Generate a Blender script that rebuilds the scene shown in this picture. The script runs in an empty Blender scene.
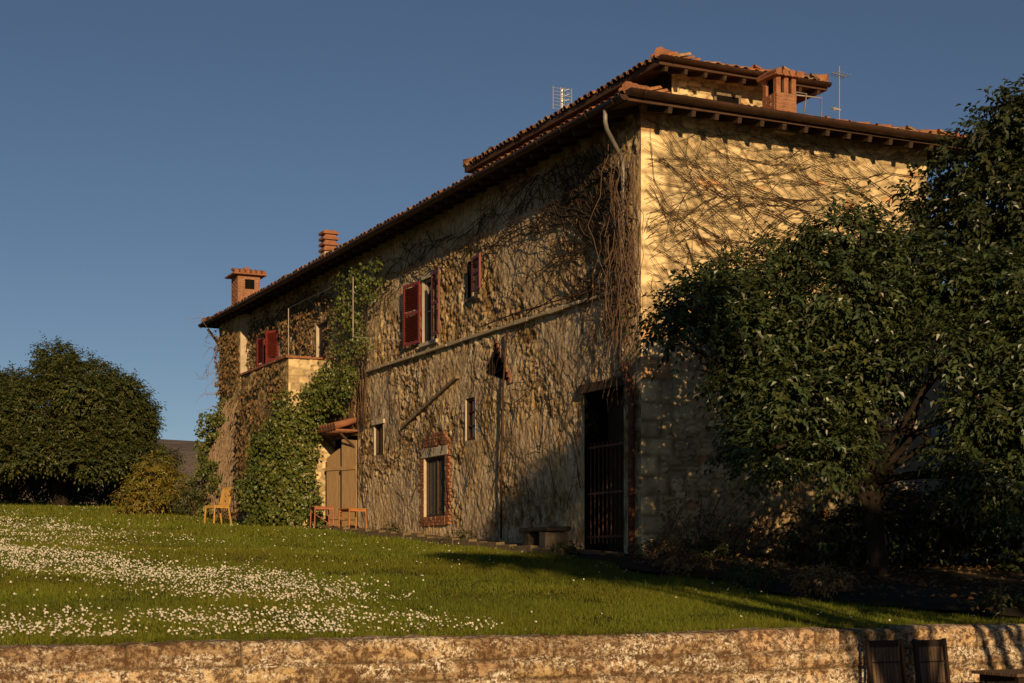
import bpy, math, random
import numpy as np
from mathutils import Vector, Matrix

random.seed(11)
rng = np.random.default_rng(11)
scene = bpy.context.scene
COL = scene.collection

# ------------------------------------------------------------------ frame of the place
# The house corner nearest the camera is the local origin.  s runs along the sunny end
# wall, t runs along the long facade, z is up (0 = eye level on the lower terrace).
ANG = math.radians(25.5)
CORNER = Vector((2.103, 26.0, 0.0))
RX, RY = math.cos(ANG), math.sin(ANG)

def W(s, t, z=0.0):
    return Vector((CORNER.x + s * RX - t * RY, CORNER.y + s * RY + t * RX, z))

GP = np.array([(-400, -.6), (0, -.6), (5, -.19), (10, .2), (24, 1.0), (42, 2.08), (60, 3.0), (75, 3.3), (100, 3.0), (200, 2.0), (600, 1.0), (4000, 0)], float)

def gz(t):
    return np.interp(np.asarray(t, float) + 10.0, GP[:, 0], GP[:, 1])

def gzf(t):
    return float(gz(t))

# ------------------------------------------------------------------ noise
def _hash(xi, yi, seed):
    x = xi.astype(np.int64).astype(np.uint64); y = yi.astype(np.int64).astype(np.uint64)
    h = x * np.uint64(374761393) + y * np.uint64(668265263) + np.uint64(seed * 974634777 + 12345)
    h &= np.uint64(0xffffffff)
    h = ((h ^ (h >> np.uint64(13))) * np.uint64(1274126177)) & np.uint64(0xffffffff)
    h = ((h ^ (h >> np.uint64(16))) * np.uint64(2246822519)) & np.uint64(0xffffffff)
    h ^= h >> np.uint64(15)
    return h.astype(np.float64) / 4294967296.0

def vn(x, y, seed=0):
    x = np.asarray(x, float); y = np.asarray(y, float)
    xi = np.floor(x); yi = np.floor(y); fx = x - xi; fy = y - yi
    fx = fx * fx * (3 - 2 * fx); fy = fy * fy * (3 - 2 * fy)
    a = _hash(xi, yi, seed); b = _hash(xi + 1, yi, seed)
    c = _hash(xi, yi + 1, seed); d = _hash(xi + 1, yi + 1, seed)
    return (a * (1 - fx) + b * fx) * (1 - fy) + (c * (1 - fx) + d * fx) * fy

def fbm(x, y, seed=0, n=4):
    v = 0; a = .5; tot = 0
    for i in range(n):
        v = v + a * vn(x * 2 ** i, y * 2 ** i, seed + i * 7); tot += a; a *= .55
    return v / tot

def worley(x, y, seed=0, jit=.85):
    x = np.asarray(x, float); y = np.asarray(y, float)
    xi = np.floor(x); yi = np.floor(y)
    f1 = np.full(x.shape, 9.); f2 = np.full(x.shape, 9.); idv = np.zeros(x.shape)
    for dx in (-1, 0, 1):
        for dy in (-1, 0, 1):
            cx = xi + dx; cy = yi + dy
            px = cx + .5 + jit * (_hash(cx, cy, seed) - .5)
            py = cy + .5 + jit * (_hash(cx, cy, seed + 5) - .5)
            d = np.hypot(x - px, y - py)
            m = d < f1
            f2 = np.where(m, f1, np.minimum(f2, d))
            idv = np.where(m, _hash(cx, cy, seed + 9), idv)
            f1 = np.where(m, d, f1)
    return f1, f2, idv

def sstep(a, b, x):
    q = np.clip((np.asarray(x, float) - a) / (b - a), 0, 1)
    return q * q * (3 - 2 * q)

# ------------------------------------------------------------------ object helpers
def tag(o, label=None, cat=None, group=None, kind=None):
    if label: o['label'] = label
    if cat: o['category'] = cat
    if group: o['group'] = group
    if kind: o['kind'] = kind
    return o

def put(o, s, t, z=0.0, rz=0.0):
    o.location = W(s, t, z); o.rotation_euler = (0, 0, ANG + rz)
    return o

def empty(name, s, t, z, rz=0.0):
    o = bpy.data.objects.new(name, None); COL.objects.link(o)
    o.empty_display_size = .2
    return put(o, s, t, z, rz)

def link(name, me, material, parent=None):
    o = bpy.data.objects.new(name, me); COL.objects.link(o)
    mats = material if isinstance(material, (list, tuple)) else [material]
    for m in mats: me.materials.append(m)
    if parent is not None: o.parent = parent
    return o

def np_mesh(name, V, F, smooth=False, tint=None):
    V = np.ascontiguousarray(V, np.float32).reshape(-1, 3); F = np.ascontiguousarray(F, np.int32)
    me = bpy.data.meshes.new(name)
    n, k = F.shape
    me.vertices.add(len(V)); me.vertices.foreach_set('co', V.ravel())
    me.loops.add(n * k); me.loops.foreach_set('vertex_index', F.ravel())
    me.polygons.add(n); me.polygons.foreach_set('loop_start', np.arange(0, n * k, k, dtype=np.int32))
    me.polygons.foreach_set('use_smooth', np.full(n, smooth, bool))
    if tint is not None:
        at = me.color_attributes.new('tint', 'FLOAT_COLOR', 'POINT')
        c = np.ones((len(V), 4), np.float32)
        tint = np.asarray(tint, np.float32)
        c[:, :3] = tint[:, None] if tint.ndim == 1 else tint
        at.data.foreach_set('color', c.ravel())
    me.update(calc_edges=True)
    return me

class MB:
    """collects boxes, bars and tubes and links them as one mesh"""
    def __init__(self):
        self.v = []; self.f = []
    def add(self, vs, fs):
        b = len(self.v); self.v += [tuple(p) for p in vs]; self.f += [tuple(i + b for i in q) for q in fs]
        return self
    def box(self, x0, x1, y0, y1, z0, z1, M=None, jit=0.0):
        vs = [Vector((x, y, z)) for z in (z0, z1) for x, y in ((x0, y0), (x1, y0), (x1, y1), (x0, y1))]
        if jit: vs = [p + Vector((random.uniform(-jit, jit), random.uniform(-jit, jit), random.uniform(-jit, jit))) for p in vs]
        if M is not None: vs = [M @ p for p in vs]
        return self.add(vs, [(3, 2, 1, 0), (4, 5, 6, 7), (0, 1, 5, 4), (1, 2, 6, 5), (2, 3, 7, 6), (3, 0, 4, 7)])
    def bar(self, a, b, w, h=None):
        """a square bar from a to b"""
        a = Vector(a); b = Vector(b); h = h or w
        d = (b - a); L = d.length; d.normalize()
        up = Vector((0, 0, 1)) if abs(d.z) < .95 else Vector((0, 1, 0))
        x = d.cross(up).normalized(); y = x.cross(d)
        vs = []
        for p in (a, b):
            for i, j in ((-1, -1), (1, -1), (1, 1), (-1, 1)):
                vs.append(p + x * i * w / 2 + y * j * h / 2)
        return self.add(vs, [(3, 2, 1, 0), (4, 5, 6, 7), (0, 1, 5, 4), (1, 2, 6, 5), (2, 3, 7, 6), (3, 0, 4, 7)])
    def tube(self, pts, rad, n=6, cap=True):
        pts = [Vector(p) for p in pts]
        if not hasattr(rad, '__len__'): rad = [rad] * len(pts)
        b = len(self.v); ref = None
        for i, p in enumerate(pts):
            d = (pts[min(i + 1, len(pts) - 1)] - pts[max(i - 1, 0)])
            d = d.normalized() if d.length > 1e-9 else Vector((0, 0, 1))
            if ref is None:
                ref = d.orthogonal().normalized()
            ref = (ref - d * ref.dot(d)); ref = ref.normalized() if ref.length > 1e-6 else d.orthogonal().normalized()
            q = d.cross(ref)
            for k in range(n):
                a = 2 * math.pi * k / n
                self.v.append(tuple(p + (ref * math.cos(a) + q * math.sin(a)) * rad[i]))
        for i in range(len(pts) - 1):
            for k in range(n):
                k2 = (k + 1) % n
                self.f.append((b + i * n + k, b + i * n + k2, b + (i + 1) * n + k2, b + (i + 1) * n + k))
        if cap:
            self.f.append(tuple(b + k for k in range(n))[::-1])
            e = b + (len(pts) - 1) * n
            self.f.append(tuple(e + k for k in range(n)))
        return self
    def build(self, name, material, parent=None, smooth=False, bevel=0.0):
        me = bpy.data.meshes.new(name); me.from_pydata(self.v, [], self.f)
        if smooth:
            for p in me.polygons: p.use_smooth = len(p.vertices) == 4
        me.update()
        o = link(name, me, material, parent)
        if bevel:
            m = o.modifiers.new('bevel', 'BEVEL'); m.width = bevel; m.segments = 2; m.limit_method = 'ANGLE'
        return o

# ------------------------------------------------------------------ materials
class NT:
    def __init__(self, name):
        self.m = bpy.data.materials.new(name); self.m.use_nodes = True
        self.t = self.m.node_tree; self.b = self.t.nodes['Principled BSDF']
        self.out = self.t.nodes['Material Output']
        self.co = None
    def n(self, typ, props=None, **inp):
        nd = self.t.nodes.new(typ)
        for k, v in (props or {}).items(): setattr(nd, k, v)
        for k, v in inp.items():
            self.set(nd.inputs[k.replace('_', ' ')] if k.replace('_', ' ') in nd.inputs else nd.inputs[int(k[1:])], v)
        return nd
    def set(self, sock, v):
        if hasattr(v, 'is_output') or isinstance(v, bpy.types.NodeSocket): self.t.links.new(v, sock)
        elif isinstance(v, (tuple, list)) and len(v) == 3 and sock.type == 'RGBA': sock.default_value = (*v, 1)
        else: sock.default_value = v
    def coord(self, scale=(1, 1, 1)):
        if self.co is None: self.co = self.n('ShaderNodeTexCoord').outputs['Object']
        if scale == (1, 1, 1): return self.co
        mp = self.n('ShaderNodeMapping'); self.t.links.new(self.co, mp.inputs['Vector']); mp.inputs['Scale'].default_value = scale
        return mp.outputs['Vector']
    def noise(self, scale, detail=5, rough=.6, stretch=(1, 1, 1), dist=0):
        return self.n('ShaderNodeTexNoise', Vector=self.coord(stretch), Scale=scale, Detail=detail, Roughness=rough, Distortion=dist).outputs['Fac']
    def vor(self, scale, stretch=(1, 1, 1), feature='F1', out='Distance'):
        return self.n('ShaderNodeTexVoronoi', {'feature': feature}, Vector=self.coord(stretch), Scale=scale).outputs[out]
    def ramp(self, fac, stops, interp='LINEAR'):
        r = self.n('ShaderNodeValToRGB'); self.t.links.new(fac, r.inputs[0])
        cr = r.color_ramp; cr.interpolation = interp
        while len(cr.elements) < len(stops): cr.elements.new(.5)
        for e, (p, c) in zip(cr.elements, stops):
            e.position = p; e.color = (*c, 1) if hasattr(c, '__len__') else (c, c, c, 1)
        return r.outputs['Color']
    def mix(self, fac, a, b, mode='MIX'):
        nd = self.n('ShaderNodeMix', {'data_type': 'RGBA', 'blend_type': mode})
        self.set(nd.inputs[0], fac); self.set(nd.inputs[6], a); self.set(nd.inputs[7], b)
        return nd.outputs[2]
    def math(self, op, a, b=0.0):
        nd = self.n('ShaderNodeMath', {'operation': op}); self.set(nd.inputs[0], a); self.set(nd.inputs[1], b)
        return nd.outputs[0]
    def attr(self, name='tint'):
        return self.n('ShaderNodeAttribute', {'attribute_name': name}).outputs['Color']
    def bump(self, h, strength=.5, dist=.02):
        bp = self.n('ShaderNodeBump', Strength=strength, Distance=dist); self.t.links.new(h, bp.inputs['Height'])
        self.t.links.new(bp.outputs[0], self.b.inputs['Normal'])
    def done(self, color, rough=.85, spec=.25, metal=0):
        self.set(self.b.inputs['Base Color'], color); self.set(self.b.inputs['Roughness'], rough)
        self.b.inputs['Specular IOR Level'].default_value = spec; self.b.inputs['Metallic'].default_value = metal
        return self.m

def simple(name, c1, c2, scale=6, stretch=(1, 1, 1), rough=.8, bump=.3, bscale=None, bdist=.01, metal=0, spec=.25, tint=False):
    k = NT(name)
    nz = k.noise(scale, 6, .65, stretch)
    c = k.ramp(nz, [(.3, c1), (.7, c2)])
    if tint: c = k.mix(1.0, c, k.attr(), 'MULTIPLY')
    if bump: k.bump(k.noise(bscale or scale * 4, 5, .7, stretch), bump, bdist)
    return k.done(c, rough, spec, metal)

def wood(name, c1, c2, axis=2, rough=.75):
    st = [14, 14, 14]; st[axis] = 1.0
    return simple(name, c1, c2, 3.0, tuple(st), rough, .4, 5, .004)

def leaf_mat(name, base, trans=.25, rough=.45, spec=.35):
    k = NT(name)
    c = k.mix(1.0, base, k.attr(), 'MULTIPLY')
    k.done(c, rough, spec)
    tr = k.n('ShaderNodeBsdfTranslucent'); k.set(tr.inputs['Color'], c)
    mx = k.n('ShaderNodeMixShader'); mx.inputs[0].default_value = trans
    k.t.links.new(k.b.outputs[0], mx.inputs[1]); k.t.links.new(tr.outputs[0], mx.inputs[2])
    k.t.links.new(mx.outputs[0], k.out.inputs['Surface'])
    return k.m

def facade_material():
    k = NT('rough_render')
    big = k.noise(.55, 4, .6)
    mid = k.noise(2.6, 7, .65, (1, 1, .7))
    streak = k.noise(7.0, 6, .7, (1, 1, .22))
    c = k.ramp(mid, [(.28, (.31, .22, .135)), (.5, (.53, .42, .27)), (.72, (.67, .56, .40))])
    c = k.mix(k.ramp(big, [(.5, 0.0), (.62, .75)]), c, (.56, .41, .21))
    c = k.mix(k.ramp(streak, [(.53, 0.0), (.66, .85)]), c, (.11, .066, .034))
    c = k.mix(k.ramp(k.noise(13, 7, .75, (1, 1, .45)), [(.50, 0.0), (.62, .75)]), c, (.13, .08, .04))
    brick = k.noise(1.3, 5, .6)
    c = k.mix(k.ramp(brick, [(.66, 0.0), (.72, .6)]), c, (.30, .115, .05))
    c = k.mix(1.0, c, k.attr(), 'MULTIPLY')
    k.bump(k.noise(22, 7, .8, (1, 1, .6)), .9, .03)
    return k.done(c, .92, .15)

def stone_material(name='rubble_stone', dark=(.24, .15, .07), mid=(.42, .29, .135), light=(.58, .43, .23)):
    k = NT(name)
    n1 = k.noise(3.5, 6, .65); n2 = k.noise(22, 5, .7)
    c = k.ramp(n1, [(.28, dark), (.5, mid), (.75, light)])
    c = k.mix(.95, c, k.attr(), 'MULTIPLY')
    c = k.mix(k.ramp(n2, [(.54, 0.0), (.68, .65)]), c, dark)
    k.bump(k.noise(40, 6, .75), .45, .012)
    return k.done(c, .92, .15)

def lichen_material():
    k = NT('lichened_stone')
    n1 = k.noise(4.5, 8, .7); n2 = k.noise(15, 9, .8); n3 = k.noise(34, 7, .75); n4 = k.noise(1.1, 3, .5)
    c = k.ramp(n1, [(.3, (.26, .165, .09)), (.5, (.48, .34, .20)), (.72, (.66, .52, .34))])
    c = k.mix(1.0, c, k.attr(), 'MULTIPLY')
    c = k.mix(k.ramp(n2, [(.45, 0.0), (.53, .95)]), c, (.10, .052, .025))
    wl = k.math('MULTIPLY', k.ramp(n3, [(.50, 0.0), (.56, 1.0)]), k.ramp(k.noise(2.6, 6, .7, (.6, 1, 1.8)), [(.46, .04), (.58, 1.0)]))
    c = k.mix(wl, c, (.82, .75, .60))
    yl = k.ramp(k.noise(5.3, 4, .6), [(.66, 0.0), (.72, .65)])
    c = k.mix(yl, c, (.45, .29, .07))
    c = k.mix(k.ramp(k.noise(70, 5, .8), [(.52, 0.0), (.66, .55)]), c, (.10, .06, .035))
    k.bump(k.noise(55, 6, .75), .8, .02)
    return k.done(c, .95, .1)

def grass_ground():
    k = NT('lawn_soil')
    a = k.noise(.35, 4, .6); b = k.noise(18, 6, .75)
    c = k.ramp(a, [(.35, (.040, .050, .010)), (.65, (.075, .085, .018))])
    c = k.mix(k.ramp(b, [(.45, 0.0), (.7, .6)]), c, (.028, .026, .010))
    k.bump(k.noise(60, 5, .8), .8, .03)
    return k.done(c, 1.0, .05)

MAT = {}
MAT['facade'] = facade_material()
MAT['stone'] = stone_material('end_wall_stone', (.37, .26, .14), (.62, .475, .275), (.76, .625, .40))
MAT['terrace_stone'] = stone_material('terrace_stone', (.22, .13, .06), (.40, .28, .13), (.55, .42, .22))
MAT['lichen'] = lichen_material()
MAT['lawn'] = grass_ground()
MAT['plaster'] = simple('pale_plaster', (.26, .21, .15), (.42, .36, .28), 2, bump=.3, bscale=14)
MAT['white_plaster'] = simple('whitewashed_plaster', (.36, .29, .19), (.56, .47, .34), 3, bump=.2)
MAT['tile'] = simple('clay_tile', (.22, .085, .035), (.42, .19, .085), 9, rough=.85, bump=.4, tint=True)
MAT['slab'] = simple('roof_bed', (.055, .028, .017), (.10, .052, .03), 6, rough=.9)
MAT['brick'] = simple('red_brick', (.20, .078, .038), (.36, .165, .085), 7, rough=.9, bump=.5, bscale=40, tint=False)
MAT['mortar'] = simple('lime_mortar', (.34, .27, .17), (.46, .38, .25), 12, rough=.95, bump=.5)
MAT['dark_wood'] = wood('old_dark_wood', (.035, .020, .010), (.075, .045, .024), 0)
MAT['rafter'] = wood('rafter_wood', (.028, .016, .009), (.065, .038, .02), 1)
MAT['plank'] = wood('weathered_plank', (.25, .15, .065), (.44, .29, .145), 2)
MAT['chairwood'] = wood('stained_wood', (.014, .008, .005), (.036, .020, .012), 2)
MAT['slatwood'] = wood('worn_slat_wood', (.05, .030, .018), (.17, .11, .068), 2)
MAT['copper'] = simple('aged_gutter', (.040, .021, .013), (.085, .043, .024), 5, rough=.5, bump=.1, metal=.4)
MAT['rust'] = simple('rusty_iron', (.07, .024, .012), (.17, .07, .035), 9, rough=.75, bump=.3)
MAT['zinc'] = simple('grey_zinc', (.20, .18, .15), (.32, .29, .25), 6, rough=.55, bump=.1, metal=.3)
MAT['red_paint'] = simple('red_paint', (.13, .018, .011), (.25, .036, .02), 8, rough=.5, bump=.15, spec=.4)
MAT['glass'] = simple('dark_glass', (.004, .004, .005), (.010, .009, .009), 2, rough=.06, bump=0, spec=.5)
MAT['void'] = simple('opening_dark', (.006, .005, .004), (.012, .010, .008), 2, rough=1, bump=0, spec=0)  # near-black colour stands in for the shade inside openings and recesses
MAT['cloth'] = simple('grey_curtain', (.05, .042, .03), (.11, .09, .065), 4, (8, 8, 1), rough=.95, bump=.3)
MAT['greywood'] = wood('grey_window_wood', (.20, .17, .13), (.36, .31, .24), 2)
MAT['limestone'] = simple('pale_limestone', (.42, .34, .23), (.60, .51, .37), 6, rough=.9, bump=.5, bscale=30)
MAT['greystone'] = simple('grey_stone', (.13, .095, .06), (.26, .20, .13), 7, rough=.95, bump=.6, bscale=30)
MAT['dark_stone'] = simple('shaded_stone', (.05, .04, .025), (.12, .09, .055), 7, rough=.95, bump=.8, bscale=30)  # the bench's shade is put into this dark stone colour
MAT['vine'] = simple('bare_vine_bark', (.060, .034, .018), (.135, .082, .045), 12, rough=.95, bump=.4)
MAT['vine_dark'] = simple('dark_vine_bark', (.030, .018, .011), (.075, .046, .027), 12, rough=.95, bump=.4)
MAT['vine_pale'] = simple('pale_vine_bark', (.17, .115, .07), (.34, .25, .16), 9, rough=.95, bump=.4)
MAT['vine_dry'] = simple('dry_vine_bark', (.075, .045, .027), (.16, .10, .062), 12, rough=.95, bump=.4)
MAT['bark'] = simple('tree_bark', (.013, .009, .006), (.034, .024, .016), 6, (1, 1, .3), rough=.95, bump=.8, bscale=20, bdist=.03)
MAT['orange_paint'] = simple('orange_paint', (.30, .115, .03), (.50, .21, .06), 5, rough=.5, bump=.05, spec=.4)
MAT['redorange_paint'] = simple('red_orange_paint', (.22, .06, .025), (.36, .10, .04), 5, rough=.5, bump=.05, spec=.4)
MAT['yellow_wood'] = wood('yellow_varnished_wood', (.40, .21, .045), (.62, .36, .09), 2, .5)
MAT['steel'] = simple('dull_aluminium', (.45, .45, .44), (.6, .6, .58), 5, rough=.45, bump=0, metal=.6)
MAT['hill'] = simple('hazed_hill_woods', (.13, .10, .085), (.21, .17, .14), .02, rough=1, bump=.6, bscale=.05, bdist=6)  # colour lightened to stand in for air haze over the hills
MAT['gravel'] = simple('gravel', (.16, .12, .08), (.32, .26, .18), 30, rough=.95, bump=.8, bscale=70)
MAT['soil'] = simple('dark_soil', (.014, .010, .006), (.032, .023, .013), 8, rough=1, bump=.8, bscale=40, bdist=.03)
MAT['path'] = simple('worn_stone_path', (.11, .075, .04), (.22, .16, .09), 9, rough=.95, bump=.7, bscale=30)
MAT['leaf_tree'] = leaf_mat('walnut_leaf', (.050, .070, .022), .15, .38, .45)
MAT['leaf_tall'] = leaf_mat('tall_tree_leaf', (.040, .052, .017), .15, .38, .45)
MAT['leaf_far'] = leaf_mat('laurel_leaf', (.066, .078, .020), .2)
MAT['leaf_ivy'] = leaf_mat('ivy_leaf', (.090, .108, .018), .12, .4)
MAT['leaf_yellow'] = leaf_mat('yellowing_leaf', (.21, .175, .026))
MAT['leaf_low'] = leaf_mat('low_plant_leaf', (.06, .07, .02))
MAT['leaf_dry'] = leaf_mat('dry_leaf', (.24, .15, .06), .15, .8)
MAT['blade'] = leaf_mat('grass_blade', (.145, .165, .017), .3, .6, .15)
MAT['petal'] = leaf_mat('daisy_petal', (.80, .76, .66), .2, .7, .1)

# ------------------------------------------------------------------ leaves and stems
def unit(v):
    return v / np.maximum(np.linalg.norm(v, axis=-1, keepdims=True), 1e-9)

def leaf_arrays(P, D, N, L, Wd, tint, fold=.12):
    """folded diamond leaves: P base points, D directions, N facing"""
    D = unit(D); S = unit(np.cross(D, N)); N = np.cross(S, D)
    L = np.broadcast_to(np.asarray(L, float), (len(P),))[:, None]; Wd = np.broadcast_to(np.asarray(Wd, float), (len(P),))[:, None]
    m = P + D * L * .45 + N * L * fold
    V = np.stack([P, m + S * Wd * .5, P + D * L - N * L * fold * .8, m - S * Wd * .5], 1)
    b = np.arange(len(P))[:, None] * 4
    F = np.concatenate([b + np.array([[0, 1, 2]]), b + np.array([[0, 2, 3]])], 0)
    return V.reshape(-1, 3), F, np.repeat(tint, 4, axis=0)

def rand_dir(n):
    v = rng.normal(size=(n, 3)); return unit(v)

def tint_var(n, lo=.6, hi=1.4, yellow=.12):
    b = rng.uniform(lo, hi, n); y = rng.normal(0, yellow, n)
    return np.stack([b * (1 + y + .02), b, b * (1 - y)], 1).clip(.05, 3)

def sprays(clumps, per_m2, leaf_len, leaflets=9, droop=.55, spray_len=.42, flat=.8, wide=.44):
    """clusters of drooping compound leaves over each clump; clumps = (x, y, z, r)"""
    Ps, Ds, Ns, Ls, Ts = [], [], [], [], []
    for (x, y, z, r) in clumps:
        n = max(6, int(per_m2 * r * r * 12.5))
        d = rand_dir(n); rr = r * rng.uniform(.35, 1.0, n) ** .5
        # uneven surface of the clump: some lobes stand out, some hollows open
        lob = fbm(d[:, 0] * 2.2 + x * 3, d[:, 2] * 2.2 + y * 3 + d[:, 1], 3, 3)
        rr = rr * (.55 + .90 * lob)
        keep = (lob > .40) | (rng.random(n) < .18)
        d = d[keep]; rr = rr[keep]; n = len(d)
        if n == 0: continue
        c = np.array([x, y, z]) + d * rr[:, None] * np.array([1, 1, flat])
        ax = unit(d * np.array([1, 1, .55]) + rng.normal(0, .45, (n, 3)) + np.array([0, 0, -droop * .4]))
        sl = spray_len * rng.uniform(.6, 1.25, n)
        tv = tint_var(n, .55, 1.35)
        side = unit(np.cross(ax, rng.normal(0, .35, (n, 3)) + np.array([0, 0, 1.])))
        for k in range(leaflets):
            f = (k // 2 + .6) / (leaflets / 2 + .6); sg = 1 if k % 2 else -1
            if k == leaflets - 1: f, sg = 1.0, 0
            p = c + ax * (sl * f)[:, None] + np.array([0, 0, -1.]) * (droop * sl * f * f)[:, None]
            tang = ax + np.array([0, 0, -1.]) * (droop * 2 * f)
            dd = unit(unit(tang) * .75 + side * sg * .85 + np.array([0, 0, -.35]) + rng.normal(0, .2, (n, 3)))
            nn = unit(np.array([0, 0, 1.]) + d * .8 + rng.normal(0, .35, (n, 3)))
            Ps.append(p); Ds.append(dd); Ns.append(nn)
            Ls.append(leaf_len * rng.uniform(.7, 1.2, n)); Ts.append(tv * rng.uniform(.85, 1.15, (n, 1)))
    P = np.concatenate(Ps); D = np.concatenate(Ds); N = np.concatenate(Ns); L = np.concatenate(Ls); T = np.concatenate(Ts)
    return leaf_arrays(P, D, N, L, L * wide, T)

def wander(a, b, n=7, amp=.12):
    a = np.array(a, float); b = np.array(b, float); L = np.linalg.norm(b - a)
    out = []; off = np.zeros(3)
    for i in range(n + 1):
        f = i / n
        off = off + rng.normal(0, amp * L / n, 3)
        out.append(a + (b - a) * f + off * (1 - abs(2 * f - 1)) + np.array([0, 0, amp * L * .6 * math.sin(math.pi * f)]))
    return out

def tree(name, label, cat, base, trunk_top, clumps, trunk_r, leaf, per_m2, leaf_len, bark='bark', group=None, **kw):
    """base, trunk_top and clumps in (s, t, z); trunk with limbs to every clump, crown of leaves"""
    root = empty(name, base[0], base[1], base[2]); tag(root, label, cat, group)
    b = np.array(base, float)
    tt = np.array(trunk_top, float) - b
    cl = [(c[0] - b[0], c[1] - b[1], c[2] - b[2], c[3]) for c in clumps]
    m = MB()
    pts = wander((0, 0, -.15), tt, 6, .06)
    m.tube(pts, [trunk_r * (1.35 if i == 0 else 1.08 - .5 * i / 6) for i in range(7)], 9)
    for c in cl:
        f = rng.uniform(.45, 1.0); p0 = pts[int(f * 6)]
        q = wander(p0, c[:3], 6, .10)
        r0 = trunk_r * .38
        m.tube(q, [r0 * (1 - .8 * i / 6) + .008 for i in range(7)], 6)
        for _ in range(4):
            d = rand_dir(1)[0] * c[3] * .85
            q0 = q[random.choice((4, 5, 6))]
            q2 = wander(q0, np.array(c[:3]) + d, 4, .12)
            m.tube(q2, [.016 * (1 - .7 * i / 4) + .004 for i in range(5)], 4, False)
    m.build('trunk', MAT[bark], root, True)
    V, F, T = sprays(cl, per_m2, leaf_len, **kw)
    link('crown', np_mesh('crown', V, F, False, T), MAT[leaf], root)
    return root

# ================================================================== SETTING
def terrain():
    # one sheet: lower terrace in front, lawn rising behind the retaining wall, out to the horizon
    ss = np.unique(np.concatenate([np.linspace(-26, 14, 81), [-1500, -600, -250, -120, -60, -40, 25, 45, 80, 200, 600, 1500]]))
    tt = np.unique(np.concatenate([[-9.65], np.linspace(-9.6, 30, 100), np.linspace(31, 90, 60), [110, 150, 200, 300, 500, 900, 1500, 3000]]))
    S, T = np.meshgrid(ss, tt, indexing='ij')
    Z = gz(T) + .10 * (fbm(S * .25, T * .25, 4, 3) - .5) * sstep(-9.5, -7, T) - .03
    Z[:, tt == -9.65] = -1.3          # turned down behind the retaining wall
    V = np.stack([S, T, Z], -1).reshape(-1, 3)
    ns, n_t = S.shape
    i = np.arange(ns - 1)[:, None] * n_t + np.arange(n_t - 1)[None, :]
    F = np.stack([i, i + n_t, i + n_t + 1, i + 1], -1).reshape(-1, 4)
    o = link('lawn_ground', np_mesh('lawn_ground', V, F, True), MAT['lawn'])
    put(o, 0, 0); tag(o, kind='structure')
    m = MB(); m.add([(-600, -600, -1.62), (600, -600, -1.62), (600, -9.75, -1.62), (-600, -9.75, -1.62)], [(0, 1, 2, 3)])
    o = m.build('lower_terrace', MAT['gravel']); put(o, 0, 0); tag(o, kind='structure')
    # distant hills
    n = 90; V = []; F = []
    for i in range(n):
        x = -2400 + 3200 * i / (n - 1)
        zr = 95 + 26 * math.sin(i * .23 + 1.3) + 12 * math.sin(i * .61) + 5 * float(vn(i * .9, 0, 3))
        for j, (yy, f) in enumerate(((900, 0.), (1000, .45), (1120, .8), (1230, 1.), (1500, .7), (1900, 0))):
            V.append((x, yy + 40 * math.sin(i * .4 + j), -4 + zr * f + (8 * float(vn(i * .7, j * 2.1, 8)) if 0 < j < 5 else 0)))
    for i in range(n - 1):
        for j in range(5):
            a = i * 6 + j; F.append((a, a + 6, a + 7, a + 1))
    o = link('hills', np_mesh('hills', V, F, True), MAT['hill']); tag(o, kind='structure')

def in_view(S, T, margin=2.2):
    X = CORNER.x + S * RX - T * RY; Y = CORNER.y + S * RY + T * RX
    return (np.abs(X) < .325 * Y + margin), Y

def on_lawn(S, T):
    house = (S > -.95) & (T > -.25)
    terrace = (S > -1.5) & (T > 15) & (T < 25)
    bed = ((S + 1.45 + .35 * np.sin(T * 1.7)) > 0) & (T > -7.4) & (T < -.2)
    bed2 = (S > -1.55 + .55 * np.maximum(0, -7.3 - T)) & (T <= -7.3) & (T > -9.25)
    return ~(house | terrace | bed | bed2)

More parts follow.
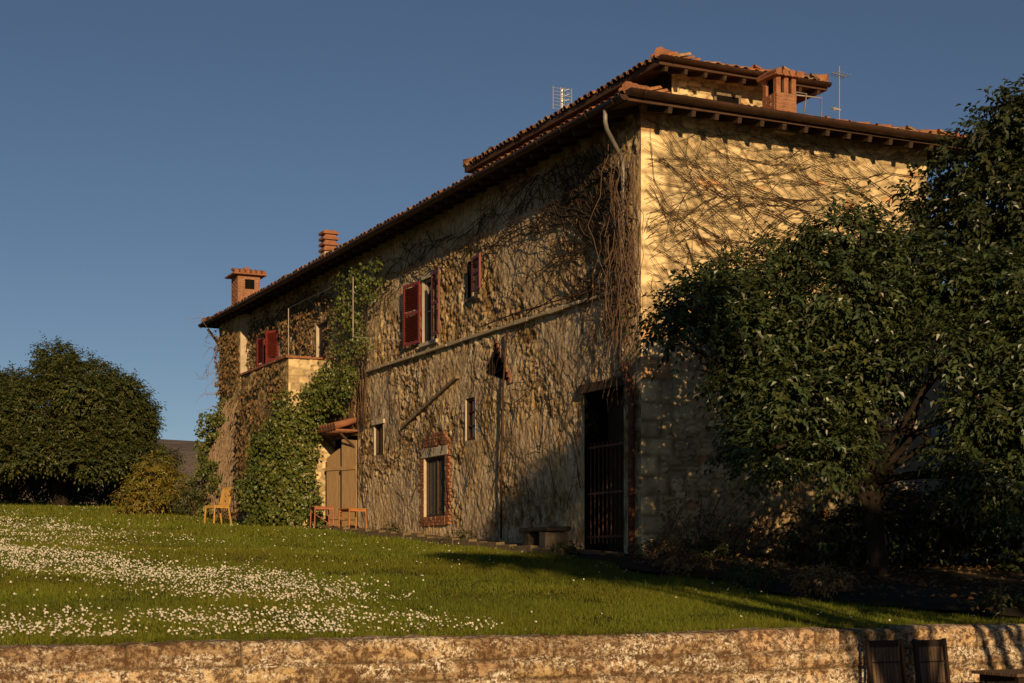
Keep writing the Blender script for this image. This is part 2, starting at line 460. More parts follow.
def grass():
    Vs, Fs, Ts = [], [], []
    nv = 0
    for (t0, t1, dens, h, w) in ((-9.62, -6, 3800, .047, .0062), (-6, -1, 2200, .048, .0080), (-1, 6, 1000, .052, .0115),
                                 (6, 16, 380, .068, .019), (16, 34, 150, .075, .030), (34, 64, 50, .09, .05)):
        s0, s1 = -10 - .62 * (t1 + 10) - 3, 3.2
        n = int((s1 - s0) * (t1 - t0) * dens)
        S = rng.uniform(s0, s1, n); T = rng.uniform(t0, t1, n)
        ok, Y = in_view(S, T); ok &= on_lawn(S, T)
        clump = fbm(S * 1.3, T * 1.3, 21, 3)
        ok &= rng.random(n) < (.15 + 1.4 * clump)
        S = S[ok]; T = T[ok]; clump = clump[ok]; n = len(S)
        Z = gz(T) + .10 * (fbm(S * .25, T * .25, 4, 3) - .5) * sstep(-9.5, -7, T) - .035
        hh = h * rng.uniform(.5, 1.35, n) * (.45 + 1.15 * clump) * np.where(rng.random(n) < .025, 2.0, 1)
        edge = sstep(-9.25, -9.6, T)
        hh *= 1 + .5 * edge
        a = rng.uniform(0, 2 * np.pi, n); lean = rng.normal(0, .35, (n, 2))
        P = np.stack([S, T, Z], 1)
        side = np.stack([np.cos(a), np.sin(a), np.zeros(n)], 1) * (w * rng.uniform(.6, 1.3, n) / 2)[:, None]
        tip = P + np.stack([lean[:, 0] * hh, lean[:, 1] * hh, hh], 1)
        V = np.stack([P - side, P + side, tip], 1).reshape(-1, 3)
        Vs.append(V); Fs.append(np.arange(3 * n).reshape(-1, 3) + nv); nv += 3 * n
        dry = fbm(S * .5, T * .5, 33, 3)
        b = rng.uniform(.6, 1.35, n) * (.65 + .7 * fbm(S * .8, T * .8, 41, 3))
        straw = (rng.random(n) < .07) * 1.0
        r = b * (1 + .35 * (dry - .5) + .5 * straw); g = b * (1 + .1 * straw); bl = b * (.95 + 1.2 * straw)
        Ts.append(np.repeat(np.stack([r, g, bl], 1), 3, axis=0))
    n = 9000                       # tufts creeping over the coping of the retaining wall
    S = rng.uniform(-13, 3, n); T = rng.uniform(-9.95, -9.5, n)
    k = fbm(S * 1.4, S * 0, 61, 3) + .35 * (T + 9.75); ok = (k > .50)
    S = S[ok]; T = T[ok]; n = len(S)
    hh = rng.uniform(.03, .12, n); a = rng.uniform(0, 6.28, n)
    P = np.stack([S, T, np.full(n, -.595)], 1)
    side = np.stack([np.cos(a), np.sin(a), np.zeros(n)], 1) * .004
    tip = P + np.stack([rng.normal(0, .35, n) * hh, (-.5 + rng.normal(0, .4, n)) * hh, hh * .8], 1)
    Vs.append(np.stack([P - side, P + side, tip], 1).reshape(-1, 3)); Fs.append(np.arange(3 * n).reshape(-1, 3) + nv); nv += 3 * n
    Ts.append(np.repeat(tint_var(n, .5, 1.3, .25), 3, axis=0))
    o = link('lawn_grass', np_mesh('lawn_grass', np.concatenate(Vs), np.concatenate(Fs), False, np.concatenate(Ts)), MAT['blade'])
    put(o, 0, 0); tag(o, 'short green grass of the lawn rising to the stone house', 'grass', kind='stuff')

def daisies():
    n = 260000
    S = rng.uniform(-19, 2, n); T = rng.uniform(-9.55, 34, n)
    ok, Y = in_view(S, T); ok &= on_lawn(S, T)
    S = S[ok]; T = T[ok]; Y = Y[ok]; n = len(S)
    dA = T - (-1.2 - 1.75 * (S + 9.7))
    A = np.exp(-(dA / np.where(dA > 0, 3.0, 2.2)) ** 2) * sstep(-6.1, -8.6, S) * sstep(-7.2, -5.9, T)
    B = sstep(-7.1, -7.7, T) * sstep(-6.4, -7.9, S) * sstep(-9.6, -9.3, T)
    C = sstep(3, 9, T) * sstep(-5.0, -7.0, S + .05 * (T - 9)) * .30 + sstep(1, 4, T) * sstep(-7.0, -9.0, S) * .5
    patch = sstep(.36, .62, fbm(S * .9, T * .9, 77, 3))
    patch2 = sstep(.36, .62, fbm(S * 2.6, T * 2.6, 78, 2))
    dens = (A * 640 + B * 400) * (.3 + patch) * (.25 + patch2) + C * 170 * patch * (.3 + patch2) + 1.0 + 3.5 * sstep(.6, .7, fbm(S * .7, T * .7, 90, 2))
    full = 260000 / (21 * 43.55)
    ok = rng.random(n) < dens / full
    S = S[ok]; T = T[ok]; Y = Y[ok]; n = len(S)
    Z = gz(T) + .10 * (fbm(S * .25, T * .25, 4, 3) - .5) * sstep(-9.5, -7, T) - .03 + rng.uniform(.03, .085, n)
    r = rng.uniform(.008, .0155, n) * np.clip(Y / 26, .95, 1.5)
    C0 = np.stack([S, T, Z], 1)
    # heads face up and toward the light
    N = unit(np.array([0.05, -.75, .8]) + rng.normal(0, .35, (n, 3)))
    U = unit(np.cross(N, rng.normal(size=(n, 3)))); Vv = np.cross(N, U)
    K = 8
    ring = []
    for k in range(K):
        a = 2 * math.pi * k / K; rr = r * (1.0 if k % 2 else .74)
        ring.append(C0 + U * (rr * math.cos(a))[:, None] + Vv * (rr * math.sin(a))[:, None] - N * (r * .12)[:, None])
    verts = [C0] + ring
    # yellow eye
    for k in range(3):
        a = 2 * math.pi * k / 3
        verts.append(C0 + N * .003 + U * (r * .33 * math.cos(a))[:, None] + Vv * (r * .33 * math.sin(a))[:, None])
    # stem
    verts += [C0 - N * .002, C0 - np.array([.002, 0, .07]), C0 - np.array([-.002, 0, .07])]
    nvp = len(verts)
    V = np.stack(verts, 1).reshape(-1, 3)
    b = np.arange(n)[:, None] * nvp
    tris = [(0, 1 + k, 1 + (k + 1) % K) for k in range(K)] + [(K + 1, K + 2, K + 3), (K + 4, K + 5, K + 6)]
    F = np.concatenate([b + np.array([q]) for q in tris], 0)
    white = rng.uniform(.8, 1.05, n)
    T3 = np.ones((n, nvp, 3))
    T3[:, :K + 1] = (white[:, None] * np.array([1, 1, 1.]))[:, None]
    T3[:, K + 1:K + 4] = np.array([.75, .45, .04])
    T3[:, K + 4:] = np.array([.09, .13, .03])
    o = link('daisies', np_mesh('daisies', V, F, False, T3.reshape(-1, 3)), MAT['petal'])
    put(o, 0, 0); tag(o, 'white daisies scattered in drifts over the lawn', 'flowers', kind='stuff')

def sheet(S, Z, depth, mask, to_xyz):
    """displaced wall sheet: vertices (S, Z) with depth, faces where mask"""
    a, b = S.shape
    V = to_xyz(S, Z, depth).reshape(-1, 3)
    i = np.arange(a - 1)[:, None] * b + np.arange(b - 1)[None, :]
    F = np.stack([i, i + b, i + b + 1, i + 1], -1)[mask].reshape(-1, 4)
    used = np.unique(F); re = np.full(a * b, -1); re[used] = np.arange(len(used))
    return V[used], re[F], used

def retaining_wall():
    root = empty('retaining_wall', -5, -10, -1.62); tag(root, 'long low stone retaining wall blotched with white lichen below the lawn', 'wall')
    ss = np.arange(-17, 6.01, .022)
    front = 1.03
    prof = np.concatenate([np.linspace(.42, .03, 18), .03 * np.cos(np.linspace(0, np.pi / 2, 5))[1:] * 0 + np.linspace(.022, 0, 4), ])
    pt = list(np.linspace(.42, .02, 18)) + [.008, 0.] + [0.] * 48
    pz = [0.] * 18 + [-.006, -.02] + list(np.linspace(-.04, -front, 48))
    pt = np.array(pt); pz = np.array(pz)
    arc = np.concatenate([[0], np.cumsum(np.hypot(np.diff(pt), np.diff(pz)))]) - .42
    S, A = np.meshgrid(ss, arc, indexing='ij')
    PT = np.broadcast_to(pt, S.shape); PZ = np.broadcast_to(pz, S.shape)
    # courses
    edges = np.array([-.6, .175, .345, .56, .77, 1.2])
    Aw = A + .018 * (fbm(S * .6, A * 0, 51, 2) - .5) * 2
    ci = np.clip(np.searchsorted(edges, Aw) - 1, 0, 4)
    h = np.minimum(Aw - edges[ci], edges[ci + 1] - Aw)
    h = np.where(ci == 0, edges[1] - Aw, h)
    ln = np.array([.95, .62, .7, .8, .6])[ci]; sh = _hash(ci.astype(float), ci * 0., 61) * 3
    x = S / ln + sh; x = x + .35 * (vn(np.floor(x) * 1.7, ci * 3.1, 4) - .5)
    xi = np.floor(x); fx = np.minimum(x - xi, 1 - (x - xi)) * ln
    gap = np.minimum(h, fx)
    sid = _hash(xi, ci.astype(float), 63)
    prof_d = sstep(.0, .028, gap)
    d = -.020 + .026 * prof_d + .016 * (sid - .5) * prof_d + .034 * (fbm(S * 5, A * 5, 71, 4) - .5) + .018 * (fbm(S * 19, A * 19, 72, 3) - .5)
    d = d + np.where((ci == 1), .012, 0)
    ny = np.where(PT > .01, 0, 1.0); nz = 1 - ny
    top = 1 - sstep(.0, .16, A); rag = .008 + .022 * (sid - .5) + .022 * (fbm(S * 9, A * 0, 79, 3) - .5)
    lip = sstep(.0, .05, np.abs(A))
    V = np.stack([S, PT - d * ny, PZ + d * nz * .6 - .02 * (1 - lip) + rag * top], -1).reshape(-1, 3)
    a, b = S.shape
    i = np.arange(a - 1)[:, None] * b + np.arange(b - 1)[None, :]
    F = np.stack([i, i + 1, i + b + 1, i + b], -1).reshape(-1, 4)
    V[:, 2] += -.59 + 1.62; V[:, 0] += 5
    tint = (.60 + .75 * sid) * (.22 + .78 * prof_d)  # joints darkened in the colour, in place of relief shading
    T = np.stack([tint, tint * (1 - .06 * _hash(xi, ci + 9., 65)), tint * (.95 - .15 * _hash(xi, ci + 4., 66))], -1).reshape(-1, 3)
    link('stone_face', np_mesh('stone_face', V, F, True, T), MAT['lichen'], root)
    m = MB(); m.box(-35, -11.9, .02, .42, 0, 1.0); m.box(10.9, 30, .02, .42, 0, 1.0)
    m.build('wall_run', MAT['lichen'], root)

def garden_beds():
    # bare dark soil under the tree and along the end wall, 15 mm above the lawn sheet
    pts = []
    V = []; F = []
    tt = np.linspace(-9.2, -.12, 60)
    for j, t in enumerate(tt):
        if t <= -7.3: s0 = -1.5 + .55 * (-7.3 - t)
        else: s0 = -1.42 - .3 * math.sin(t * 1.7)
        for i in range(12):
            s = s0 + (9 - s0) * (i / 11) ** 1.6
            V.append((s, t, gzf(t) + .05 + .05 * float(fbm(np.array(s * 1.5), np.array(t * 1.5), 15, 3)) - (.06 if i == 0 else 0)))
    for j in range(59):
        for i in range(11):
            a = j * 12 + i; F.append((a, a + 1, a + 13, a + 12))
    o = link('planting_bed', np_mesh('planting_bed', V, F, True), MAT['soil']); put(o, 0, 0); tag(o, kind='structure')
    # worn paved strip along the facade with a low kerb
    V = []; F = []
    tt = np.linspace(-.2, 15, 90)
    for j, t in enumerate(tt):
        for i, s in enumerate(np.linspace(-.92, .2, 9)):
            V.append((s, t, gzf(t) + .03 + .03 * float(fbm(np.array(s * 3.), np.array(t * 3.), 19, 3))))
    for j in range(89):
        for i in range(8):
            a = j * 9 + i; F.append((a, a + 1, a + 10, a + 9))
    o = link('path', np_mesh('path', V, F, True), MAT['path']); put(o, 0, 0); tag(o, kind='structure')
    m = MB(); t = .8
    while t < 11.6:
        L = random.uniform(.45, .9)
        z = gzf(t + L / 2)
        m.box(-1.06, -.9, t, t + L - .015, z - .15, z + .085 + random.uniform(-.012, .012), None, .012)
        t += L
    o = m.build('kerb', MAT['path'], None, False, .012); put(o, 0, 0); tag(o, kind='structure')

terrain(); grass(); daisies(); retaining_wall(); garden_beds()

# ================================================================== FARMHOUSE
HOUSE = empty('farmhouse', 0, 0, 0)
tag(HOUSE, 'long old stone farmhouse with tiled roof, red shutters and bare creeper', 'house')
LEN, WID = 24.7, 5.9
EAVE, PITCH = 7.5, .30
OL, OR = .65, .70       # roof overhang past the facade / past the end walls

HOLES = [  # openings of the long facade (t0, t1, z0, z1)
    (8.52, 9.35, 4.88, 6.25), (6.38, 6.92, 5.48, 6.22), (6.55, 7.05, 2.62, 3.47), (11.7, 12.3, 2.66, 3.36),
    (8.1, 9.25, 1.14, 2.40), (19.7, 21.6, 4.9, 6.62), (15.6, 16.5, 4.38, 6.28), (.55, 1.92, .25, 3.06), (13.42, 15.0, .75, 3.22)]
TRI = [(5.60, 4.50), (6.0, 3.86), (4.92, 3.58)]

def in_tri(t, z, grow=0.0):
    c = np.mean(TRI, 0)
    P = [(c + (np.array(p) - c) * (1 + grow)) for p in TRI]
    r = np.ones(t.shape, bool); sg = None
    for i in range(3):
        a, b = P[i], P[(i + 1) % 3]
        cr = (b[0] - a[0]) * (z - a[1]) - (b[1] - a[1]) * (t - a[0])
        cc = (b[0] - a[0]) * (c[1] - a[1]) - (b[1] - a[1]) * (c[0] - a[0])
        r &= (cr * cc > 0)
    return r

def facade_wall():
    tt = list(np.arange(0, LEN + .001, .022)); zz = list(np.arange(-.2, 7.6, .022))
    for (a, b, c, d) in HOLES:      # snap the nearest grid lines onto the opening edges
        for v, arr in ((a, tt), (b, tt), (c, zz), (d, zz)):
            i = int(np.argmin(np.abs(np.array(arr) - v))); arr[i] = v
    tt = np.sort(np.array(tt)); zz = np.sort(np.array(zz))
    T, Z = np.meshgrid(tt, zz, indexing='ij')
    f1, f2, sid = worley(T / .30, Z / .22, 3)
    joint = sstep(0, .16, f2 - f1)
    rubble = .7 * sstep(.58, .74, fbm(T * .35 + 3, Z * .45, 12, 3))            # where the render has fallen off
    streak = fbm(T * 9.0, Z * 2.4, 14, 4); streak2 = fbm(T * 17 + Z * 3, Z * 5, 17, 3)
    lump = fbm(T * 2.6, Z * 2.6, 15, 4); swell = fbm(T * .5, Z * .5, 16, 2)
    fine = fbm(T * 11, Z * 9, 18, 3); lump = .6 * lump + .4 * fbm(T * 5.3, Z * 4.1, 19, 3)
    plas = sstep(.47, .60, fbm(T * .6 + 9, Z * .8, 23, 4) + .10 * sstep(3.6, 1.6, Z))              # patches where the render is still smooth
    rough = 1 - .80 * plas
    wx = .10 * (fbm(T * 4, Z * 4, 31, 2) - .5); wz = .08 * (fbm(T * 4, Z * 4, 32, 2) - .5)
    chip = sstep(.48, .53, fbm(T * 6.0 + wx * 6, Z * 4.6 + wz * 6, 33, 5)) * rough      # flaked-off skin
    chip2 = sstep(.50, .56, fbm(T * 12 + wx * 6, Z * 9.5, 35, 3)) * rough
    ridge = 1 - np.abs(2 * fbm(T * 8.5 + wx * 5, Z * 7.0, 37, 3) - 1)
    d = .06 * (swell - .5) + rough * (.026 * (lump - .5) + .012 * (streak - .5) + .036 * (ridge - .8) + .060 * (fine - .5)) + .012 * (fine - .5) + (.35 + .65 * rough) * (.055 * (fbm(T * 16, Z * 13, 28, 2) - .5))
    d = d - .015 * chip - .013 * chip2
    d = d + rubble * (joint * .035 - .018 + .02 * (sid - .5))
    near = np.zeros(T.shape)
    for (a, b, c, e) in HOLES:
        dx = np.maximum(np.maximum(a - T, T - b), 0); dz = np.maximum(np.maximum(c - Z, Z - e), 0)
        near = np.maximum(near, 1 - sstep(.02, .16, np.hypot(dx, dz)))
    d = d * (1 - near) + .012 * near
    edge = np.minimum(T, LEN - T); d = d * sstep(0, .1, edge)
    tc = (T[:-1, :-1] + T[1:, 1:]) / 2; zc = (Z[:-1, :-1] + Z[1:, 1:]) / 2
    mask = np.ones(tc.shape, bool)
    for (a, b, c, e) in HOLES: mask &= ~((tc > a) & (tc < b) & (zc > c) & (zc < e))
    mask &= ~in_tri(tc, zc)
    V, F, used = sheet(T, Z, d, mask, lambda t, z, dd: np.stack([-dd, t, z], -1))
    tint = 1.0 - .25 * rubble * (1 - joint) + .18 * (sid - .5) * rubble - .26 * chip - .26 * chip2 + .10 * plas
    tint = tint * (.8 + .4 * fbm(T * 1.1, Z * 1.1, 26, 3))
    tn = np.stack([tint, tint * (.985 - .10 * chip - .08 * chip2), tint * (.96 - .25 * chip - .2 * chip2)], -1).reshape(-1, 3)[used]
    return link('long_wall', np_mesh('long_wall', V, F[:, ::-1], True, tn), MAT['facade'], HOUSE)

def stone_sheet(name, s0, s1, z0, z1, step, seed, to_xyz, material, quoin=False, flip=False, amp=1.0, cells=(.27, .10), parent=None, topfun=None):
    ss = np.linspace(s0, s1, max(2, int((s1 - s0) / step))); zz = np.linspace(z0, z1, max(2, int((z1 - z0) / step)))
    S, Z = np.meshgrid(ss, zz, indexing='ij')
    wx = .14 * (fbm(S * 5, Z * 5, seed + 2, 3) - .5); wz = .09 * (fbm(S * 5, Z * 5, seed + 3, 3) - .5)
    f1, f2, sid = worley((S + wx) / cells[0], (Z + wz) / cells[1], seed, .8)
    gap = f2 - f1
    smear = .6 * sstep(.58, .74, fbm(S * 1.1, Z * 1.3, seed + 4, 3))            # mortar smeared over the stones
    if quoin:
        Zq = Z; Z = Z + .16 * (vn(Z * 1.1, Z * 0, 91) - .5) + .05 * (fbm(S * 3, Z * 3, 92, 2) - .5); ci = np.floor(Z / .31); qw = np.where(ci % 2 == 0, .52, .30) + .1 * _hash(ci, ci * 0., 8)
        inq = (S - s0) < qw
        gq = np.minimum(np.minimum(Z / .31 - ci, 1 - (Z / .31 - ci)) * 1.2, np.abs(S - s0 - qw) * 2)
        gap = np.where(inq, gq, np.minimum(gap, np.abs(S - s0 - qw) * 3)); sid = np.where(inq, .35 + .65 * _hash(ci, ci * 0. + 3, 9), sid); smear = np.where(inq, smear * .6, smear); Z = Zq
    joint = sstep(.02, .24, gap)
    d = amp * ((joint * .016 + .022 * (sid - .5)) * (1 - .75 * smear) + .03 * (fbm(S * 6, Z * 6, seed + 5, 4) - .5) + .02 * (fbm(S * 1.2, Z * 1.2, seed + 6, 2) - .5) + .014 * (fbm(S * 20, Z * 20, seed + 7, 2) - .5))
    d = d * sstep(0, .05, np.minimum(S - s0, s1 - S) + (1 if not quoin else 0) * .0 + .0)
    mask = np.ones((len(ss) - 1, len(zz) - 1), bool)
    V, F, used = sheet(S, Z, d, mask, to_xyz)
    br = (.60 + .66 * sid) * (.48 + .52 * joint) * (.72 + .56 * fbm(S * 2.2, Z * 2.8, seed + 11, 4)); br = br * (1 - smear * .6) + .95 * smear * .6  # joint darkening in the colour stands in for weak relief shading
    if quoin: br = np.where(inq & (sid > .62), br * 1.30, br)
    red = np.where((sid > .44) & (sid < .48), .85, 1.0)
    T = np.stack([br, br * (.92 + .08 * red) * np.where(red < 1, .75, 1), br * .92 * np.where(red < 1, .6, 1)], -1).reshape(-1, 3)[used]
    if flip: F = F[:, ::-1]
    return link(name, np_mesh(name, V, F, True, T), material, parent or HOUSE)

facade_wall()
stone_sheet('end_wall', 0, WID, -.5, 7.6, .028, 101, lambda s, z, d: np.stack([s, -d, z], -1), MAT['stone'], quoin=True)
m = MB()
m.add([(WID, 0, -.5), (WID, LEN, -.5), (WID, LEN, 7.6), (WID, 0, 7.6), (0, LEN, -.5), (0, LEN, 7.6)], [(0, 1, 2, 3), (1, 4, 5, 2)])
m.build('rear_wall', MAT['plaster'], HOUSE)

# ---- roofs
def tile_field(slopes, pitch=.205, step=.36, rad=.082, ln=.44):
    """half-round cover tiles; slopes = (origin, along, up, normal, length, run, clip)"""
    C, A, U, N, TT = [], [], [], [], []
    for (o, al, up, nm, length, run, hip0, hip1, cosf) in slopes:
        o = np.array(o, float); al = np.array(al, float); up = np.array(up, float); nm = np.array(nm, float)
        nx = int(length / pitch); nj = int(run / step) + 1
        for j in range(nj):
            for i in range(nx + 1):
                x = (i + .5) * length / (nx + 1); y = j * step
                lim = y * cosf
                if (hip0 and x < lim - .05) or (hip1 and length - x < lim - .05): continue
                x += random.gauss(0, .012); y2 = y + random.gauss(0, .02) - (.05 if j == 0 else 0)
                up2 = up + al * random.gauss(0, .04) + nm * random.gauss(.02, .02)
                C.append(o + al * x + up * y2 + nm * (.012 + random.gauss(0, .006))); U.append(up2 / np.linalg.norm(up2)); A.append(al); N.append(nm)
                b = random.uniform(.6, 1.35)
                pale = random.random()
                TT.append((b, b * (1.5 if pale > .72 else random.uniform(.9, 1.15)), b * (1.9 if pale > .72 else random.uniform(.8, 1.2))))
    C = np.array(C); A = np.array(A); U = np.array(U); N = np.array(N); TT = np.array(TT); n = len(C)
    K = 6; vs = []
    for e, (l, r) in enumerate(((0, rad), (ln, rad * .8))):
        for k in range(K + 1):
            a = math.pi * k / K
            vs.append(C + U * l + A * (r * math.cos(a)) + N * (r * .85 * math.sin(a)))
    for k in range(K + 1):           # inner lip gives the tile its thickness at the lower end
        a = math.pi * k / K; r = rad - .016
        vs.append(C + U * .02 + A * (r * math.cos(a)) + N * (r * .85 * math.sin(a)))
    V = np.stack(vs, 1); nv = V.shape[1]
    b = np.arange(n)[:, None] * nv
    q = [(k, k + 1, K + 1 + k + 1, K + 1 + k) for k in range(K)] + [(k + 1, k, 2 * K + 2 + k, 2 * K + 3 + k) for k in range(K)]
    F = np.concatenate([b + np.array([x]) for x in q], 0)
    return V.reshape(-1, 3), F, np.repeat(TT, nv, 0)

def hip_roof(name, s0, s1, t0, t1, ze, pitch, th, parent):
    w = s1 - s0; half = w / 2; zr = ze + half * pitch; sm = (s0 + s1) / 2
    ra, rb = (sm, t0 + half, zr), (sm, t1 - half, zr)
    E = [(s0, t0, ze), (s1, t0, ze), (s1, t1, ze), (s0, t1, ze)]
    dn = lambda p: (p[0], p[1], p[2] - th)
    m = MB()
    top = E + [ra, rb]; bot = [dn(p) for p in top]
    m.add(top + bot, [(0, 1, 4), (1, 2, 5, 4), (2, 3, 5), (3, 0, 4, 5), (7, 6, 10), (8, 7, 10, 11), (9, 8, 11), (6, 9, 11, 10),
                      (6, 7, 1, 0), (7, 8, 2, 1), (8, 9, 3, 2), (9, 6, 0, 3)])
    roof = m.build(name, MAT['slab'], parent)
    cl = math.sqrt(1 + pitch * pitch); run = half * cl; c = 1 / cl; sn = pitch / cl
    Lt = t1 - t0
    sl = [((s0, t0, ze), (1, 0, 0), (0, c, sn), (0, -sn, c), w, run, True, True, c),
          ((s0, t1, ze), (0, -1, 0), (c, 0, sn), (-sn, 0, c), Lt, run, True, True, c),
          ((s1, t0, ze), (0, 1, 0), (-c, 0, sn), (sn, 0, c), Lt, run, True, True, c),
          ((s1, t1, ze), (-1, 0, 0), (0, -c, sn), (0, sn, c), w, run, True, True, c)]
    V, F, T = tile_field(sl)
    link('roof_tiles', np_mesh('roof_tiles', V, F, True, T), MAT['tile'], roof)
    # ridge and hip caps
    m = MB()
    for a, b in ((E[0], ra), (E[1], ra), (E[2], rb), (E[3], rb), (ra, rb)):
        a = Vector(a) + Vector((0, 0, .05)); b = Vector(b) + Vector((0, 0, .05)); n = max(2, int((b - a).length / .38))
        for i in range(n):
            p = a.lerp(b, i / n); q = a.lerp(b, min(1, (i + 1.12) / n))
            m.tube([p + Vector((random.gauss(0, .01), random.gauss(0, .01), .035)), q + Vector((0, 0, .01))], [.105, .085], 8)
    m.build('ridge_tiles', MAT['brick'], roof, True)
    return roof

T0, T1 = -OR, LEN + OR
main_roof = hip_roof('main_roof', -OL, WID + OL, T0, T1, EAVE, PITCH, .11, HOUSE)
# rafters under both visible eaves
def rafters(n, mk):
    me = None
    for i in range(n):
        p, d = mk(i)
        m = MB(); m.bar(p, d, .075, .10)
        m.build('rafter', MAT['rafter'], main_roof)
n_end = 13
rafters(n_end, lambda i: ((.15 + i * .44, -OR + .03, EAVE - .11 - .055 + .03 * PITCH), (.15 + i * .44, .1, EAVE - .11 - .055 + .8 * PITCH)))
rafters(46, lambda i: ((-OL + .03, .1 + i * .545, EAVE - .165 + .03 * PITCH), (.1, .1 + i * .545, EAVE - .165 + .75 * PITCH)))

def gutter(pts_a, pts_b, out, r, name, parent, mat='copper'):
    """half-round trough from a to b, hung outside an eave; out = outward unit vector"""
    a = Vector(pts_a); b = Vector(pts_b); out = Vector(out); K = 8; th = .008
    V = []; F = []
    n = max(2, int((b - a).length / 1.5))
    for i in range(n + 1):
        p = a.lerp(b, i / n) + Vector((0, 0, -.012 * math.sin(math.pi * i / n) + random.gauss(0, .003)))
        for rr in (r, r - th):
            for k in range(K + 1):
                an = math.pi * k / K
                V.append(p + out * (rr * math.cos(an)) + Vector((0, 0, -rr * math.sin(an))))
    w = 2 * (K + 1)
    for i in range(n):
        for k in range(K):
            F.append((i * w + k, i * w + k + 1, (i + 1) * w + k + 1, (i + 1) * w + k))
            F.append((i * w + K + 1 + k + 1, i * w + K + 1 + k, (i + 1) * w + K + 1 + k, (i + 1) * w + K + 1 + k + 1))
        for k, k2 in ((0, K + 1), (K, 2 * K + 1)):
            F.append((i * w + k, (i + 1) * w + k, (i + 1) * w + k2, i * w + k2))
    for e in (0, n):
        F.append(tuple(e * w + k for k in range(K + 1)))
    m = MB(); m.add(V, F)
    # hanger straps
    L = (b - a).length
    for i in range(int(L / .9) + 1):
        p = a.lerp(b, (i + .3) * .9 / L) if (i + .3) * .9 < L else b
        pts = [p + out * ((r + .006) * math.cos(math.pi * k / 6)) + Vector((0, 0, -(r + .006) * math.sin(math.pi * k / 6))) for k in range(7)]
        m.tube(pts, .008, 4)
    return m.build(name, MAT[mat], parent, True)

G = .10
gutter((-OL - .03, T0 - G * .7, EAVE + .045), (WID + OL, T0 - G * .7, EAVE + .03), (0, -1, 0), G, 'gutter', main_roof)
gutter((-OL - G * .7, T0 - .03, EAVE - .035), (-OL - G * .7, T1, EAVE - .035), (-1, 0, 0), G * .85, 'gutter', main_roof)

# raised block above the near end
UE = 8.58
up_roof = hip_roof('upper_roof', .65, 4.09, .5, 8.6, UE, PITCH, .10, HOUSE)
gutter((.62, .5 - .05, UE + .03), (4.1, .5 - .05, UE + .015), (0, -1, 0), .07, 'gutter', up_roof)
stone_sheet('upper_wall', 1.25, 3.5, 7.55, 8.68, .028, 131, lambda s, z, d: np.stack([s, 1.1 - d, z], -1), MAT['stone'])
m = MB(); m.add([(1.25, 1.1, 7.5), (1.25, 8.0, 7.5), (1.25, 8.0, 8.7), (1.25, 1.1, 8.7), (3.5, 1.1, 7.5), (3.5, 8, 7.5), (3.5, 8, 8.7), (3.5, 1.1, 8.7)],
                [(0, 3, 2, 1), (4, 5, 6, 7), (1, 2, 6, 5)])
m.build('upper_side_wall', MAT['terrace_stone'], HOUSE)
m = MB()
for i in range(9):
    s = .8 + i * .39; m.bar((s, .53, UE - .15), (s, 1.15, UE - .15 + .62 * PITCH), .06, .08)
m.build('upper_rafters', MAT['rafter'], up_roof)
# small attic window in the raised wall
wd = MB(); z0, z1, s0, s1 = 8.06, 8.30, 2.12, 2.58
wd.box(s0 - .05, s1 + .05, 1.03, 1.12, z1, z1 + .05); wd.box(s0 - .05, s1 + .05, 1.02, 1.12, z0 - .05, z0)
wd.box(s0 - .05, s0, 1.03, 1.12, z0, z1); wd.box(s1, s1 + .05, 1.03, 1.12, z0, z1)
w_ = wd.build('attic_window', MAT['greystone'], HOUSE)
MB().box(s0, s1, 1.035, 1.06, z0, z1).build('pane', MAT['void'], w_)

# ---- brickwork helper
def brick_box(m, x0, x1, y0, y1, z0, z1, bh=.062, bl=.24):
    """brick facing on a rectangular block: course by course boxes on all four sides"""
    z = z0; row = 0
    while z < z1 - .01:
        h = min(bh, z1 - z)
        for (a0, a1, fx) in ((x0, x1, 'y0'), (x0, x1, 'y1'), (y0, y1, 'x0'), (y0, y1, 'x1')):
            p = a0 - (bl / 2 if row % 2 else 0)
            while p < a1 - .005:
                q = min(p + bl, a1); pp = max(p, a0)
                if q - pp > .02:
                    o = random.uniform(-.004, .006)
                    if fx == 'y0': m.box(pp + .005, q - .005, y0 - o, y0 + .05, z + .005, z + h - .005)
                    if fx == 'y1': m.box(pp + .005, q - .005, y1 - .05, y1 + o, z + .005, z + h - .005)
                    if fx == 'x0': m.box(x0 - o, x0 + .05, pp + .052, q - .052 if q > a1 - .01 else q - .005, z + .005, z + h - .005)
                    if fx == 'x1': m.box(x1 - .05, x1 + o, pp + .052, q - .052 if q > a1 - .01 else q - .005, z + .005, z + h - .005)
                p += bl
        z += bh; row += 1

def half_tiles(m, x0, x1, y, z, up, n, r=.075, ln=.4):
    for i in range(n):
        x = x0 + (x1 - x0) * (i + .5) / n
        pts = [(x, y, z), (x, y + up[0] * ln, z + up[1] * ln)]
        m.tube(pts, [r, r * .85], 8)

